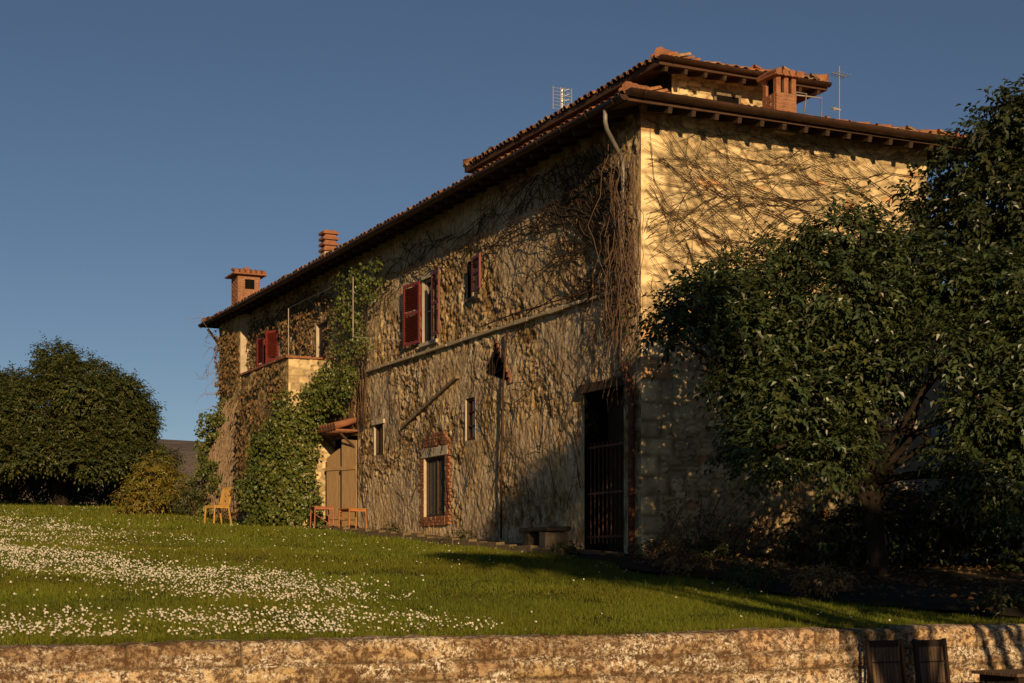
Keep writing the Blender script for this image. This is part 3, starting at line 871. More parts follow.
# near chimney: brick body, open flue between piers, tiled cap
def near_chimney():
    cx, cy = 2.70, -.02; h = .21
    m = MB(); m.box(cx - h + .006, cx + h - .006, cy - h + .006, cy + h - .006, 7.4, 8.06)
    root = m.build('chimney', MAT['mortar'], HOUSE)
    b = MB(); brick_box(b, cx - h, cx + h, cy - h, cy + h, 7.55, 8.06); b.build('brick_facing', MAT['brick'], root)
    for (x, y) in ((-1, -1), (1, -1), (-1, 1), (1, 1), (0, -1), (0, 1)):
        X = cx + x * (h - .055); Y = cy + y * (h - .055)
        p = MB(); p.box(X - .045, X + .045, Y - .045, Y + .045, 8.06, 8.34); p.build('flue_pier', MAT['brick'], root)
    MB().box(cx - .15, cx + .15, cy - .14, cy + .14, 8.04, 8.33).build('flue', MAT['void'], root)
    c = MB(); c.box(cx - .27, cx + .27, cy - .27, cy + .27, 8.34, 8.37)
    half_tiles(c, cx - .28, cx + .28, cy - .29, 8.385, (.99, .10), 4, .06, .32)
    half_tiles(c, cx - .28, cx + .28, cy + .29, 8.385, (-.99, .10), 4, .06, .32)
    c.build('cap', MAT['brick'], root)
near_chimney()

def far_chimney():
    cx, cy = .05, 23.2; h = .34
    m = MB(); m.box(cx - h + .006, cx + h - .006, cy - h + .006, cy + h - .006, 7.3, 8.62)
    root = m.build('chimney', MAT['mortar'], HOUSE)
    b = MB(); brick_box(b, cx - h, cx + h, cy - h, cy + h, 7.5, 8.62); b.build('brick_facing', MAT['brick'], root)
    MB().box(cx - .12, cx + .16, cy - h - .012, cy - h + .1, 8.22, 8.50).build('flue', MAT['void'], root)
    c = MB()
    a = .50
    c.add([(cx - a, cy - a, 8.62), (cx + a, cy - a, 8.62), (cx + a, cy + a, 8.62), (cx - a, cy + a, 8.62), (cx - a, cy - a, 8.66), (cx + a, cy - a, 8.66), (cx + a, cy + a, 8.66), (cx - a, cy + a, 8.66), (cx, cy, 8.82)],
          [(3, 2, 1, 0), (0, 1, 5, 4), (1, 2, 6, 5), (2, 3, 7, 6), (3, 0, 4, 7), (4, 5, 8), (5, 6, 8), (6, 7, 8), (7, 4, 8)])
    half_tiles(c, cx - a, cx + a, cy - a - .02, 8.68, (.96, .27), 6, .065, .42)
    c.tube([(cx - .02, cy - .2, 8.82), (cx, cy + .2, 8.83)], .08, 8)
    c.build('cap', MAT['brick'], root)
far_chimney()

def banded_flue():
    cx, cy = .35, 16.6
    m = MB(); m.box(cx - .17, cx + .17, cy - .17, cy + .17, 7.4, 8.18)
    root = m.build('chimney', MAT['white_plaster'], HOUSE)
    b = MB()
    for i in range(4):
        z = 8.2 + i * .145
        b.box(cx - .21, cx + .21, cy - .21, cy + .21, z, z + .07)
        b.box(cx - .15, cx + .15, cy - .15, cy + .15, z - .09, z)
    b.box(cx - .15, cx + .15, cy - .15, cy + .15, 8.70, 8.74)
    b.build('louvred_head', MAT['brick'], root, False, .008)
banded_flue()
m = MB(); m.tube([(3.3, .1, 7.85), (3.35, .1, 8.22), (3.1, .05, 8.2), (2.98, .02, 8.08)], .014, 6); m.tube([(3.85, .35, 7.8), (3.85, .35, 8.28), (3.0, .2, 8.2)], .014, 6)
m.build('flue_brace', MAT['zinc'], HOUSE, True)

# ---- openings of the long facade
def reveal(t0, t1, z0, z1, depth=.24, x=-.02, mat='plaster', name='window'):
    m = MB()
    A = [(x, t0, z0), (x, t1, z0), (x, t1, z1), (x, t0, z1)]; B = [(depth, *p[1:]) for p in A]
    for i in range(4):
        j = (i + 1) % 4
        m.add([A[i], A[j], B[j], B[i]], [(0, 1, 2, 3)])
    return m.build(name, MAT[mat], HOUSE)

def casement(w, t0, t1, z0, z1, depth=.2, frame='greywood', mull=1, bars=1):
    m = MB(); f = .05; x0, x1 = depth - .05, depth
    m.box(x0, x1, t0, t0 + f, z0, z1); m.box(x0, x1, t1 - f, t1, z0, z1); m.box(x0, x1, t0 + f, t1 - f, z1 - f, z1); m.box(x0, x1, t0 + f, t1 - f, z0, z0 + f)
    for i in range(mull):
        c = t0 + (t1 - t0) * (i + 1) / (mull + 1); m.box(x0 + .004, x1 - .004, c - .022, c + .022, z0 + f, z1 - f)
    for i in range(bars):
        c = z0 + (z1 - z0) * (i + 1) / (bars + 1); m.box(x0 + .01, x1 - .01, t0 + f, t1 - f, c - .015, c + .015)
    m.build('frame', MAT[frame], w)
    MB().box(depth + .002, depth + .012, t0, t1, z0, z1).build('pane', MAT['glass'], w)

def shutter(w, hinge, width, h, angle, label=None, louvres=True):
    """louvred leaf; hinge (x, t, z0); angle 0 = lying along +t, turned out from the wall"""
    m = MB(); f = .065; th = .035
    m.box(0, th, 0, f, 0, h); m.box(0, th, width - f, width, 0, h)
    for z in (0, h * .48, h - f): m.box(.001, th - .001, f, width - f, z, z + f)
    z = f + .01
    while z < h - f - .03:
        if not (h * .48 - .03 < z < h * .48 + f):
            M = Matrix.Translation((th / 2, 0, z + .02)) @ Matrix.Rotation(math.radians(38), 4, 'Y')
            m.box(-.022, .022, f, width - f, -.004, .004, M)
        z += .042
    o = m.build('shutter', MAT['red_paint'], w)
    o.location = hinge; o.rotation_euler = (0, 0, angle)
    if label: o['label'] = label
    return o

w = reveal(*HOLES[0], .14); casement(w, *HOLES[0], .11)
MB().box(-.08, .04, 8.47, 9.42, 4.80, 4.88).build('sill', MAT['limestone'], w, False, .01)
MB().box(-.03, .02, 8.4, 9.47, 6.25, 6.36).build('lintel', MAT['limestone'], w)
shutter(w, (-.05, 9.45, 4.92), .76, 1.34, math.radians(6), 'louvred red shutter folded back against the wall')
shutter(w, (-.13, 8.50, 4.92), .56, 1.34, math.radians(173), 'red shutter folded back at the near side, edge catching the sun')
w = reveal(*HOLES[1], .14, mat='facade'); casement(w, *HOLES[1], .11, bars=0)
shutter(w, (-.14, 6.40, 5.52), .56, .68, math.radians(172))
MB().box(-.06, .04, 6.33, 6.96, 5.41, 5.48).build('sill', MAT['greystone'], w, False, .01)
w = reveal(*HOLES[2], .10, mat='white_plaster'); casement(w, *HOLES[2], .07, frame='dark_wood', mull=0, bars=2)
w = reveal(*HOLES[3], .11, mat='white_plaster'); casement(w, *HOLES[3], .08, frame='dark_wood', mull=1, bars=0)
MB().box(-.05, .03, 11.62, 12.38, 3.36, 3.46).build('lintel', MAT['limestone'], w, False, .01)
# brick-framed window
t0, t1, z0, z1 = HOLES[4]
w = reveal(*HOLES[4], .12, mat='limestone')
casement(w, t0, t1, z0, z1, .09, frame='dark_wood', mull=1, bars=0)
cur = MB(); n = 24
pts = [(.077 + .006 * math.sin(i * 1.3), t0 + .08 + (t1 - t0 - .16) * i / n) for i in range(n + 1)]
for (a, b), (c, d) in zip(pts, pts[1:]): cur.add([(a, b, z0 + .06), (c, d, z0 + .06), (c, d, z1 - .06), (a, b, z1 - .06)], [(0, 1, 2, 3)])
cur.build('curtain', MAT['cloth'], w, True)
m = MB()
for side in (0, 1):
    z = .95; r = 0
    while z < 2.66:
        L = .25 if r % 2 else .19
        a, b = (t0 - L, t0 - .012) if side == 0 else (t1 + .012, t1 + L)
        o = random.uniform(.016, .034)
        m.box(-o, .05, a + .004, b - .004, z + .004, z + .062, None, .003)
        if L > .3: pass
        z += .068; r += 1
for r in range(4):     # relieving courses above the lintel
    z = 2.64 + r * .068; t = t0 - .25 + r * .10
    while t < t1 + .1 - r * .10:
        m.box(-random.uniform(.016, .034), .05, t + .004, t + .225, z + .004, z + .062, None, .003); t += .235
for r in range(3):     # sill courses
    t = t0 - .02
    while t < t1:
        m.box(-random.uniform(.03, .045), .05, t + .004, min(t + .115, t1 + .02), .945 + r * .064, .945 + r * .064 + .058, None, .003); t += .121
m.build('brick_surround', MAT['brick'], w)
MB().box(-.035, .05, t0 - .16, t1 + .16, 2.405, 2.60).build('lintel', MAT['limestone'], w, False, .012)
# terrace-level shuttered window and door
w = reveal(*HOLES[5], .14); casement(w, *HOLES[5], .11, frame='dark_wood')
shutter(w, (-.03, 19.72, 5.0), .5, 1.6, math.radians(28)); shutter(w, (-.03, 21.1, 5.0), .5, 1.6, math.radians(8))
m = MB(); t0, t1, z0, z1 = HOLES[6]
w = reveal(*HOLES[6], .1, mat='white_plaster', name='terrace_door')
MB().box(.06, .09, t0, t1, z0, z1).build('door_leaf', MAT['dark_wood'], w)
# barred doorway near the corner
t0, t1, z0, z1 = HOLES[7]
w = reveal(*HOLES[7], .5, mat='facade', name='barred_doorway')
MB().box(.45, .49, t0, t1, z0, z1).build('door_leaf', MAT['dark_wood'], w)
m = MB()
for i in range(9):
    t = t0 + .12 + i * .145; m.tube([(.06, t, .45), (.06, t, 2.2)], .011, 6)
m.box(.05, .075, t0, t1, .55, .59); m.box(.05, .075, t0, t1, 2.1, 2.14); m.box(.05, .075, t0, t1, 1.3, 1.34)
m.build('bar_gate', MAT['rust'], w)
MB().box(-.07, .05, t0 - .15, t1 + .15, 3.06, 3.22).build('lintel', MAT['dark_wood'], w, False, .01)
# plank doors under a little tiled hood
t0, t1, z0, z1 = HOLES[8]
w = reveal(*HOLES[8], .5, mat='facade', name='plank_doorway')
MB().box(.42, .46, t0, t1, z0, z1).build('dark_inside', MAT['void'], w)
def plank_leaf(p, q, z0, zp, zq, n):
    m = MB(); p = Vector(p); q = Vector(q); d = (q - p); L = d.length; d.normalize(); nrm = Vector((d.y, -d.x, 0))
    for i in range(n):
        a = p + d * (L * i / n + .004); b = p + d * (L * (i + 1) / n - .004); o = random.uniform(0, .008)
        za = zp + (zq - zp) * i / n; zb = zp + (zq - zp) * (i + 1) / n
        vs = []
        for (c, zt) in ((a, za), (b, zb)):
            for k in (0, 1):
                cc = c + nrm * (o if k else -.03)
                vs += [(cc.x, cc.y, z0 + random.uniform(0, .03)), (cc.x, cc.y, zt)]
        m.add(vs, [(2, 6, 7, 3), (4, 0, 1, 5), (0, 2, 3, 1), (6, 4, 5, 7), (1, 3, 7, 5), (4, 6, 2, 0)])
    for z in (z0 + .3, z0 + 1.5):
        m.bar((p.x - nrm.x * .045, p.y - nrm.y * .045, z), (q.x - nrm.x * .045, q.y - nrm.y * .045, z), .03, .09)
    o = m.build('door_leaf', MAT['plank'], w)
    return o
plank_leaf((-.02, 13.45, 0), (-.20, 13.97, 0), .95, 3.1, 3.16, 4)
plank_leaf((-.06, 14.12, 0), (-.30, 14.80, 0), .98, 3.05, 2.75, 5)
m = MB()
m.box(-.55, .02, 13.35, 14.95, 3.30, 3.35)
for i in range(8): m.tube([(-.6, 13.45 + i * .2, 3.42), (.0, 13.45 + i * .2, 3.60)], [.09, .075], 8)
m.build('hood', MAT['brick'], w, True)
for t in (13.5, 14.8):
    m = MB(); m.bar((-.02, t, 2.9), (-.45, t, 3.28), .045); m.build('hood_bracket', MAT['dark_wood'], w)
# broken triangular niche
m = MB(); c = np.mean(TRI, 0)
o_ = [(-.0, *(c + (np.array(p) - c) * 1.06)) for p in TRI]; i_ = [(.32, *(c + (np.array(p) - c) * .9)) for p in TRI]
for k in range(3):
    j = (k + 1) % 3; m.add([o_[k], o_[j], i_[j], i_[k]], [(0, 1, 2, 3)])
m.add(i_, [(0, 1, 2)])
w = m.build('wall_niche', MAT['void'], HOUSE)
m = MB()   # broken brick edge along its right side
for i in range(9):
    f = (i + .5) / 9; p = np.array(TRI[0]) * (1 - f) + np.array(TRI[2]) * f
    M = Matrix.Translation((-.03, p[0] - .02, p[1])) @ Matrix.Rotation(random.uniform(-.5, .5), 4, 'X')
    m.box(-.005, .1, -.04, .04, -.04, .04, M, .012)
m.build('niche_brick', MAT['brick'], w)

# string course, slanting ledge, cable conduit
m = MB(); t = .95
while t < 13.0:
    L = random.uniform(.5, 1.1); e = min(t + L, 13.0)
    m.box(-.085 - random.uniform(0, .012), .02, t, e - .006, 4.63 + random.uniform(-.008, .008), 4.70 + random.uniform(-.010, .010), None, .005); t = e
m.build('string_course', MAT['mortar'], HOUSE, False, .012)
m = MB()
for i in range(11):
    f0, f1 = i / 11, (i + .94) / 11
    a = (-.03, 7.36 + 3.04 * f0, 3.95 - .78 * f0); b = (-.03, 7.36 + 3.04 * f1, 3.95 - .78 * f1)
    m.bar(a, b, .14, .07)
m.build('lean_to_ledge', MAT['greystone'], HOUSE, False, .01)
m = MB(); m.tube([(-.085, 4.93, 4.58), (-.09, 5.02, 4.0), (-.085, 5.1, 3.5), (-.09, 5.16, 2.2), (-.085, 5.2, .6)], .02, 6)
m.build('cable_conduit', MAT['copper'], HOUSE, True)
m = MB(); m.tube([(-.12, .9, 4.78), (-.11, 4.5, 4.83), (-.1, 6.1, 4.80)], .014, 5); m.build('cable', MAT['copper'], HOUSE, True)

# downpipes
m = MB()
m.tube([(-.72, -.10, 7.40), (-.72, -.10, 7.20), (-.66, -.04, 7.10), (-.24, .30, 6.84), (-.14, .37, 6.74), (-.11, .40, 6.55), (-.11, .44, 3.4)], .036, 10)
for z in (6.2, 4.9, 3.6): m.tube([(-.11, .42, z), (-.11, .42, z + .05)], .046, 10)
m.build('downpipe', MAT['zinc'], HOUSE, True)
m = MB()
m.tube([(-.11, .44, 3.4), (-.11, .30, 3.2), (-.11, .16, 3.0), (-.11, .12, 2.6), (-.11, .12, .16)], .055, 10)
for z in (2.2, 1.2, .3): m.tube([(-.11, .12, z), (-.11, .12, z + .07)], .068, 10)
m.build('downpipe', MAT['rust'], HOUSE, True)['label'] = 'rusty lower downpipe at the corner'

# terrace block, battered base and pier at the far end
def terrace():
    f = stone_sheet('terrace_wall', 15.1, 19.3, .6, 5.2, .04, 151, lambda t, z, d: np.stack([-1.2 - d, t, z], -1), MAT['terrace_stone'], flip=True, amp=1.4)
    stone_sheet('terrace_side', -1.2, 0.02, .6, 5.2, .03, 161, lambda s, z, d: np.stack([s, 15.1 - d, z], -1), MAT['stone'], parent=f, cells=(.3, .17))
    m = MB(); m.box(-1.17, 0, 15.13, 19.3, 4.3, 4.36); m.build('terrace_floor', MAT['greystone'], f)
    m = MB()
    t = 15.02
    while t < 19.25:
        e = min(t + random.uniform(.35, .6), 19.32); m.box(-1.28, -.95, t, e - .01, 5.2, 5.25 + random.uniform(0, .012), None, .006); t = e
    s = -.94
    while s < -.02:
        e = min(s + .32, .0); m.box(s, e - .01, 15.02, 15.32, 5.2, 5.25 + random.uniform(0, .012), None, .006); s = e
    m.build('coping', MAT['brick'], f, False, .008)
    # dark opening in the terrace front
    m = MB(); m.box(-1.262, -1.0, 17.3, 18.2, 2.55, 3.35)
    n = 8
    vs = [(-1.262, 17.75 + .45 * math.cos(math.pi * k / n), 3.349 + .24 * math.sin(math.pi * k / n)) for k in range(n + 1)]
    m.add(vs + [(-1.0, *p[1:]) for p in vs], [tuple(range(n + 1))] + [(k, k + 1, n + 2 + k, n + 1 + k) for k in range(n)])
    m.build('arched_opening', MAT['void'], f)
    # battered base towards the end
    def batter(t, z, d):
        off = np.interp(z, [.6, 1.6, 3.4, 4.6, 5.3], [.85, .80, .58, .34, .06]) + .10 * (fbm(t * 1.1, z * 1.1, 175, 3) - .5)
        return np.stack([-off - d * 1.2, t, z], -1)
    b = stone_sheet('battered_base', 19.3, LEN + .1, .6, 5.3, .04, 171, batter, MAT['terrace_stone'], flip=True, amp=1.5)
    prof = [(-.85, .6), (-.80, 1.6), (-.58, 3.4), (-.34, 4.6), (-.06, 5.3), (.1, 5.3), (.1, .6)]
    for tt in (19.29, LEN + .1):
        m = MB(); m.add([(s, tt, z) for s, z in prof], [tuple(range(7))]); m.build('battered_end', MAT['terrace_stone'], b)
    p = stone_sheet('end_pier', 22.5, LEN + .05, 4.6, 7.42, .04, 181, lambda t, z, d: np.stack([-.32 - d, t, z], -1), MAT['terrace_stone'], flip=True)
    m = MB(); m.box(-.315, .05, 22.48, LEN + .05, 4.5, 7.42); m.build('pier_plaster', MAT['white_plaster'], p)
terrace()
m = MB(); m.bar((-.1, LEN + .2, 6.6), (-.62, LEN + .3, 7.3), .07); m.build('eave_strut', MAT['dark_wood'], main_roof)

# ---- pale rendered annex glimpsed behind the tree
ax = empty('annex', 4.2, -1.1, gzf(-1)); tag(ax, 'pale rendered lean-to glimpsed through the leaves against the end wall', 'outbuilding')
m = MB(); m.box(0, 3.4, 0, 1.09, -.4, 4.35); m.build('wall', MAT['plaster'], ax)
m = MB(); m.add([(-.15, -.2, 4.3), (3.6, -.2, 4.3), (3.6, 1.06, 4.75), (-.15, 1.06, 4.75), (-.15, -.2, 4.38), (3.6, -.2, 4.38), (3.6, 1.06, 4.83), (-.15, 1.06, 4.83)],
                [(3, 2, 1, 0), (4, 5, 6, 7), (0, 1, 5, 4), (1, 2, 6, 5), (2, 3, 7, 6), (3, 0, 4, 7)])
m.build('roof', MAT['slab'], ax)
w_ = MB().box(.75, 1.35, -.03, .06, 1.5, 2.5).build('window', MAT['greywood'], ax)
MB().box(.82, 1.28, -.04, -.031, 1.57, 2.43).build('pane', MAT['glass'], w_)

# ---- aerials
a1 = empty('grid_aerial', 2.37, 7.4, 8.85); tag(a1, 'square grid television aerial on a mast behind the upper roof ridge', 'aerial')
def build_grid_aerial():
    m = MB(); m.tube([(0, 0, -.4), (0, 0, 1.32)], .016, 6); m.build('mast', MAT['steel'], a1)
    g = MB(); h = .22
    for i in range(7): g.tube([(-h, -.02, .88 + i * .072), (h, -.02, .88 + i * .072)], .007, 5)
    for x in (-h, -.04, .04, h): g.tube([(x, -.02, .86), (x, -.02, 1.34)], .008, 5)
    for i in range(4):
        z = .92 + i * .11; g.tube([(-.10, -.13, z + .04), (0, -.12, z), (.10, -.13, z + .04)], .007, 4); g.tube([(0, -.0, z), (0, -.13, z)], .007, 4)
    g.build('reflector', MAT['steel'], a1)
a2 = empty('yagi_aerial', 4.65, .9, 7.85); tag(a2, 'thin mast with small cross aerials above the right-hand eave', 'aerial')
def build_yagi():
    m = MB(); m.tube([(0, 0, 0), (0, 0, 1.25)], .009, 6); m.build('mast', MAT['zinc'], a2)
    y = MB(); y.tube([(-.22, -.1, 1.08), (.22, .1, 1.12)], .010, 5)
    for i in range(5):
        x = -.2 + i * .1; y.tube([(x, -.14 + x * .4, 1.09 + x * .08), (x, .14 + x * .4, 1.09 + x * .08)], .007, 4)
    y.build('receiver', MAT['steel'], a2)
    y = MB(); y.tube([(-.14, 0, .48), (.02, 0, .46)], .022, 6); y.tube([(-.14, -.05, .44), (-.14, .05, .5)], .02, 5)
    y.build('amplifier', MAT['steel'], a2)
build_grid_aerial(); build_yagi()

# ================================================================== CREEPERS
def creeper(name, label, stems, plane, material, seed_pts, gen):
    pass

def stem_walk(p, ang, length, step, turn, bias=None, pull=0.0):
    pts = [p]; x, z = p
    for i in range(int(length / step)):
        ang += random.gauss(0, turn)
        if bias is not None: ang += (bias - ang) * pull
        x += math.cos(ang) * step; z += math.sin(ang) * step
        pts.append((x, z))
    return pts, ang

def end_wall_creeper():
    m = MB()
    def run(p, ang, L, r, depth):
        pts, _ = stem_walk(p, ang, L, .13, .16, ang, .12)
        pts = [q for q in pts if .02 < q[0] < 5.9 and 1.0 < q[1] < 7.38]
        if len(pts) < 3: return
        n = len(pts)
        m.tube([(q[0], -.045 - r - .012 * random.random(), q[1]) for q in pts], [max(.0035, r * (1 - .75 * i / n)) for i in range(n)], 4, False)
        if depth > 0:
            for _ in range(int(L * 1.3)):
                i = random.randrange(1, n - 1)
                run(pts[i], ang + random.choice((-1, 1)) * random.uniform(.2, .75), L * random.uniform(.25, .55), r * .6, depth - 1)
    for i in range(34):     # stems fan out from behind the tree, up and to the left
        s0 = random.uniform(2.6, 5.8) if i % 3 else random.uniform(.8, 3.5); z0 = random.uniform(3.6, 6.7) - .25 * (5.8 - s0) * (s0 < 3)
        run((s0, max(z0, 3.2)), math.radians(180 - random.uniform(0, 26)), random.uniform(1.8, 4.8), random.uniform(.006, .014), 2)
    for i in range(18):     # long level stems high on the wall
        run((random.uniform(3.6, 5.8), random.uniform(5.2, 7.1)), math.radians(180 + random.uniform(-14, 5)), random.uniform(2.8, 5.2), random.uniform(.005, .010), 1)
    for i in range(16):
        run((random.uniform(.05, 1.2), random.uniform(4.2, 6.9)), math.radians(180 - random.uniform(20, 55)) + math.pi, random.uniform(1, 2.2), .008, 1)
    o = m.build('bare_creeper', MAT['vine_dark'], None, True); put(o, 0, 0)
    tag(o, 'bare brown creeper stems fanned over the sunlit yellow end wall', 'creeper')

def facade_creeper():
    m = MB()
    def clear(t, z):
        return not any(a - .03 < t < b + .03 and c - .03 < z < d + .03 for (a, b, c, d) in HOLES)
    def run(p, ang, L, r, depth, lo=.5):
        pts, _ = stem_walk(p, ang, L, .14, .2, ang, .15)
        seg = []
        segs = []
        for q in pts:
            if .05 < q[0] < 22.3 and lo < q[1] < 7.3 and clear(*q): seg.append(q)
            else:
                if len(seg) > 2: segs.append(seg)
                seg = []
        if len(seg) > 2: segs.append(seg)
        for sg in segs:
            n = len(sg)
            m.tube([(-.05 - r - .03 * random.random(), q[0], q[1]) for q in sg], [max(.004, r * (1 - .7 * i / n)) for i in range(n)], 4, False)
        if depth > 0 and len(pts) > 4:
            for _ in range(int(L * 1.3)):
                q = random.choice(pts[1:-1])
                run(q, ang + random.choice((-1, 1)) * random.uniform(.2, .9), L * random.uniform(.25, .5), r * .6, depth - 1, lo)
    for i in range(46):     # from the corner, climbing away under the eave
        run((random.uniform(.1, 1.3), random.uniform(4.6, 6.7)), math.radians(random.uniform(8, 55)), random.uniform(1.5, 5.0), random.uniform(.010, .022), 2)
    for i in range(100):     # thick mat under the eave
        run((random.uniform(2, 13) if i % 3 else random.uniform(14, 22), random.uniform(6.2, 7.25)), math.radians(random.choice((0, 180)) + random.uniform(-30, 30)), random.uniform(1, 3), random.uniform(.008, .014), 1, 5.6)
    for i in range(50):     # upright stems on the lower wall
        run((random.uniform(1, 13), random.uniform(.5, 3.2)), math.radians(90 + random.uniform(-35, 35)), random.uniform(.6, 2.0), random.uniform(.006, .010), 1)
    for i in range(80):     # fine net over the open wall
        run((random.uniform(.6, 14.5), random.uniform(1.6, 6.4)), math.radians(random.uniform(-40, 220)), random.uniform(.5, 2.0), random.uniform(.005, .010), 1)
    o = m.build('bare_creeper', MAT['vine_dark'], None, True); put(o, 0, 0)
    tag(o, 'dark leafless creeper matted under the eave of the long shaded wall', 'creeper')

def corner_bundle():
    m = MB()
    for i in range(56):    # dry stems hanging at the corner
        t0 = abs(random.gauss(.08, .24)); s0 = random.uniform(-.42, -.1)
        if random.random() < .14: t0 = random.uniform(0, 1.0)
        z = random.uniform(5.2, 7.2); L = random.uniform(1.2, 3.6); pts = []
        x, y = s0, max(.02, t0)
        for k in range(int(L / .22)):
            pts.append((min(x, -.06), y, z)); z -= .22; x += random.gauss(0, .05); y += random.gauss(0, .075) + .012
        if t0 > .4: pts = [q for q in pts if q[2] > 3.5]
        if len(pts) > 2: m.tube(pts, [random.uniform(.004, .009)] * len(pts), 4, False)
    for i in range(90):     # short forked twigs off the hanging stems
        x, y, z = random.uniform(-.4, -.1), abs(random.gauss(.1, .3)) + .03, random.uniform(3.8, 7.0); a = random.uniform(-2.6, -.5); pts = []
        for k in range(6):
            pts.append((min(x, -.06), y, z)); y += .07 * math.cos(a); z += .07 * math.sin(a); x += random.gauss(0, .03); a += random.gauss(0, .4)
        m.tube(pts, [.005 - .0006 * k for k in range(6)], 4, False)
    for i in range(30):     # loose loops near the string course
        t0 = random.uniform(.1, 1.7); z = random.uniform(3.4, 5.2); pts = []; a = random.uniform(0, 6.28)
        x = -.12
        for k in range(9):
            pts.append((min(x, -.06), t0, z)); a += random.gauss(0, .45); t0 += .11 * math.cos(a); z += .11 * math.sin(a) - .03; x -= random.uniform(-.03, .05)
        m.tube(pts, .006, 4, False)
    o = m.build('hanging_vine', MAT['vine_dry'], None, True); put(o, 0, 0)
    tag(o, 'tangled dry vine stems hanging down the near corner beside the downpipe', 'vine')

def far_creeper():
    root = empty('climbing_creeper', -1.0, 23.5, gzf(23.5)); tag(root, 'half bare creeper clothing the far end of the house beyond the terrace', 'creeper')
    m = MB(); z0 = gzf(23.5)
    for i in range(230):    # hanging stems over the battered base
        t = random.uniform(19.4, 24.75); z = random.uniform(3.0, 5.6); pts = []
        for k in range(int(random.uniform(4, 15))):
            off = float(np.interp(z, [.6, 1.6, 3.4, 4.6, 5.3, 9], [.88, .84, .62, .38, .08, .0])) + .07
            pts.append((-off + 1.0 - random.uniform(0, .05), t - 23.5, z - z0)); z -= .22; t += random.gauss(0, .05)
            if z < 1.6: break
        if len(pts) > 2: m.tube(pts, random.uniform(.008, .018), 4, False)
    for i in range(46):     # twigs against the sky past the end
        z = random.uniform(4.0, 7.6); t = LEN + random.uniform(-.4, .4); s = random.uniform(-.7, .1); a = random.uniform(-1.2, 1.2); pts = []
        d = np.array([random.uniform(-.9, .1), random.uniform(.1, .9), random.uniform(-.9, .5)])
        p = np.array([s, t, z])
        for k in range(random.randrange(4, 9)):
            pts.append((p[0] + 1.0, p[1] - 23.5, p[2] - z0)); d = unit(d + rng.normal(0, .35, 3) + np.array([0, 0, -.12])); p = p + d * .16
        m.tube(pts, [.008 * (1 - .6 * k / len(pts)) for k in range(len(pts))], 4, False)
    m.build('stems', MAT['vine_pale'], root, True)
    n = 9000       # withered leaves still hanging on the wall, the terrace front and the battered base
    T = rng.uniform(15.2, 24.75, n); Z = rng.uniform(1.5, 7.25, n)
    off = np.interp(Z, [.6, 1.6, 3.4, 4.6, 5.3], [.85, .80, .58, .34, .06])
    off = np.where((T < 19.3) & (Z < 5.15), 1.24, np.where((Z > 5.25) & (T > 22.5), .36, np.where(Z > 5.25, .05, off)))
    keep = (fbm(T * 1.6, Z * 1.4, 47, 3) > .42) & ~((T > 19.6) & (T < 21.7) & (Z > 4.9) & (Z < 6.7)) & ~((T > 15.5) & (T < 16.6) & (Z > 5.2) & (Z < 6.4)) & ~((T > 17.2) & (T < 18.3) & (Z > 2.5) & (Z < 3.7))
    T = T[keep]; Z = Z[keep]; off = off[keep]; n = len(T)
    P = np.stack([-off - rng.uniform(.02, .12, n) + 1.0, T - 23.5, Z - z0], 1)
    L = rng.uniform(.07, .15, n)
    V, F, TT = leaf_arrays(P, unit(np.array([0, 0, -1.]) + rng.normal(0, .45, (n, 3))), unit(np.array([-1., -.4, .2]) + rng.normal(0, .5, (n, 3))), L, L * .6, tint_var(n, .25, 1.1))
    link('withered_leaves', np_mesh('withered_leaves', V, F, False, TT), MAT['leaf_dry'], root)
    n = 6500
    T = rng.uniform(22.6, 25.0, n); Z = rng.uniform(1.4, 5.4, n)
    off = np.interp(Z, [.6, 1.6, 3.4, 4.6, 5.3], [.85, .80, .58, .34, .06])
    keep = (T > 24.3 + .35 * np.sin(Z * 2.3 + 1) + .8 * (Z > 4.7)) | ((fbm(T * 2, Z * 2, 5, 3) > .62))
    keep &= (Z < 4.9 + rng.normal(0, .25, n))
    T = T[keep]; Z = Z[keep]; off = off[keep]; n = len(T)
    P = np.stack([-off - rng.uniform(.0, .62, n) * (.25 + 1.1 * fbm(T * 1.5, Z * 1.3, 45, 3)) + 1.0, T - 23.5, Z - z0], 1)
    N = unit(np.array([-.5, -.7, .4]) + rng.normal(0, .5, (n, 3))); D = unit(np.array([0, 0, -1.]) + rng.normal(0, .7, (n, 3)))
    L = rng.uniform(.06, .125, n)
    V, F, TT = leaf_arrays(P, D, N, L, L * .8, tint_var(n, .5, 1.2))
    link('leaves', np_mesh('leaves', V, F, False, TT), MAT['leaf_ivy'], root)

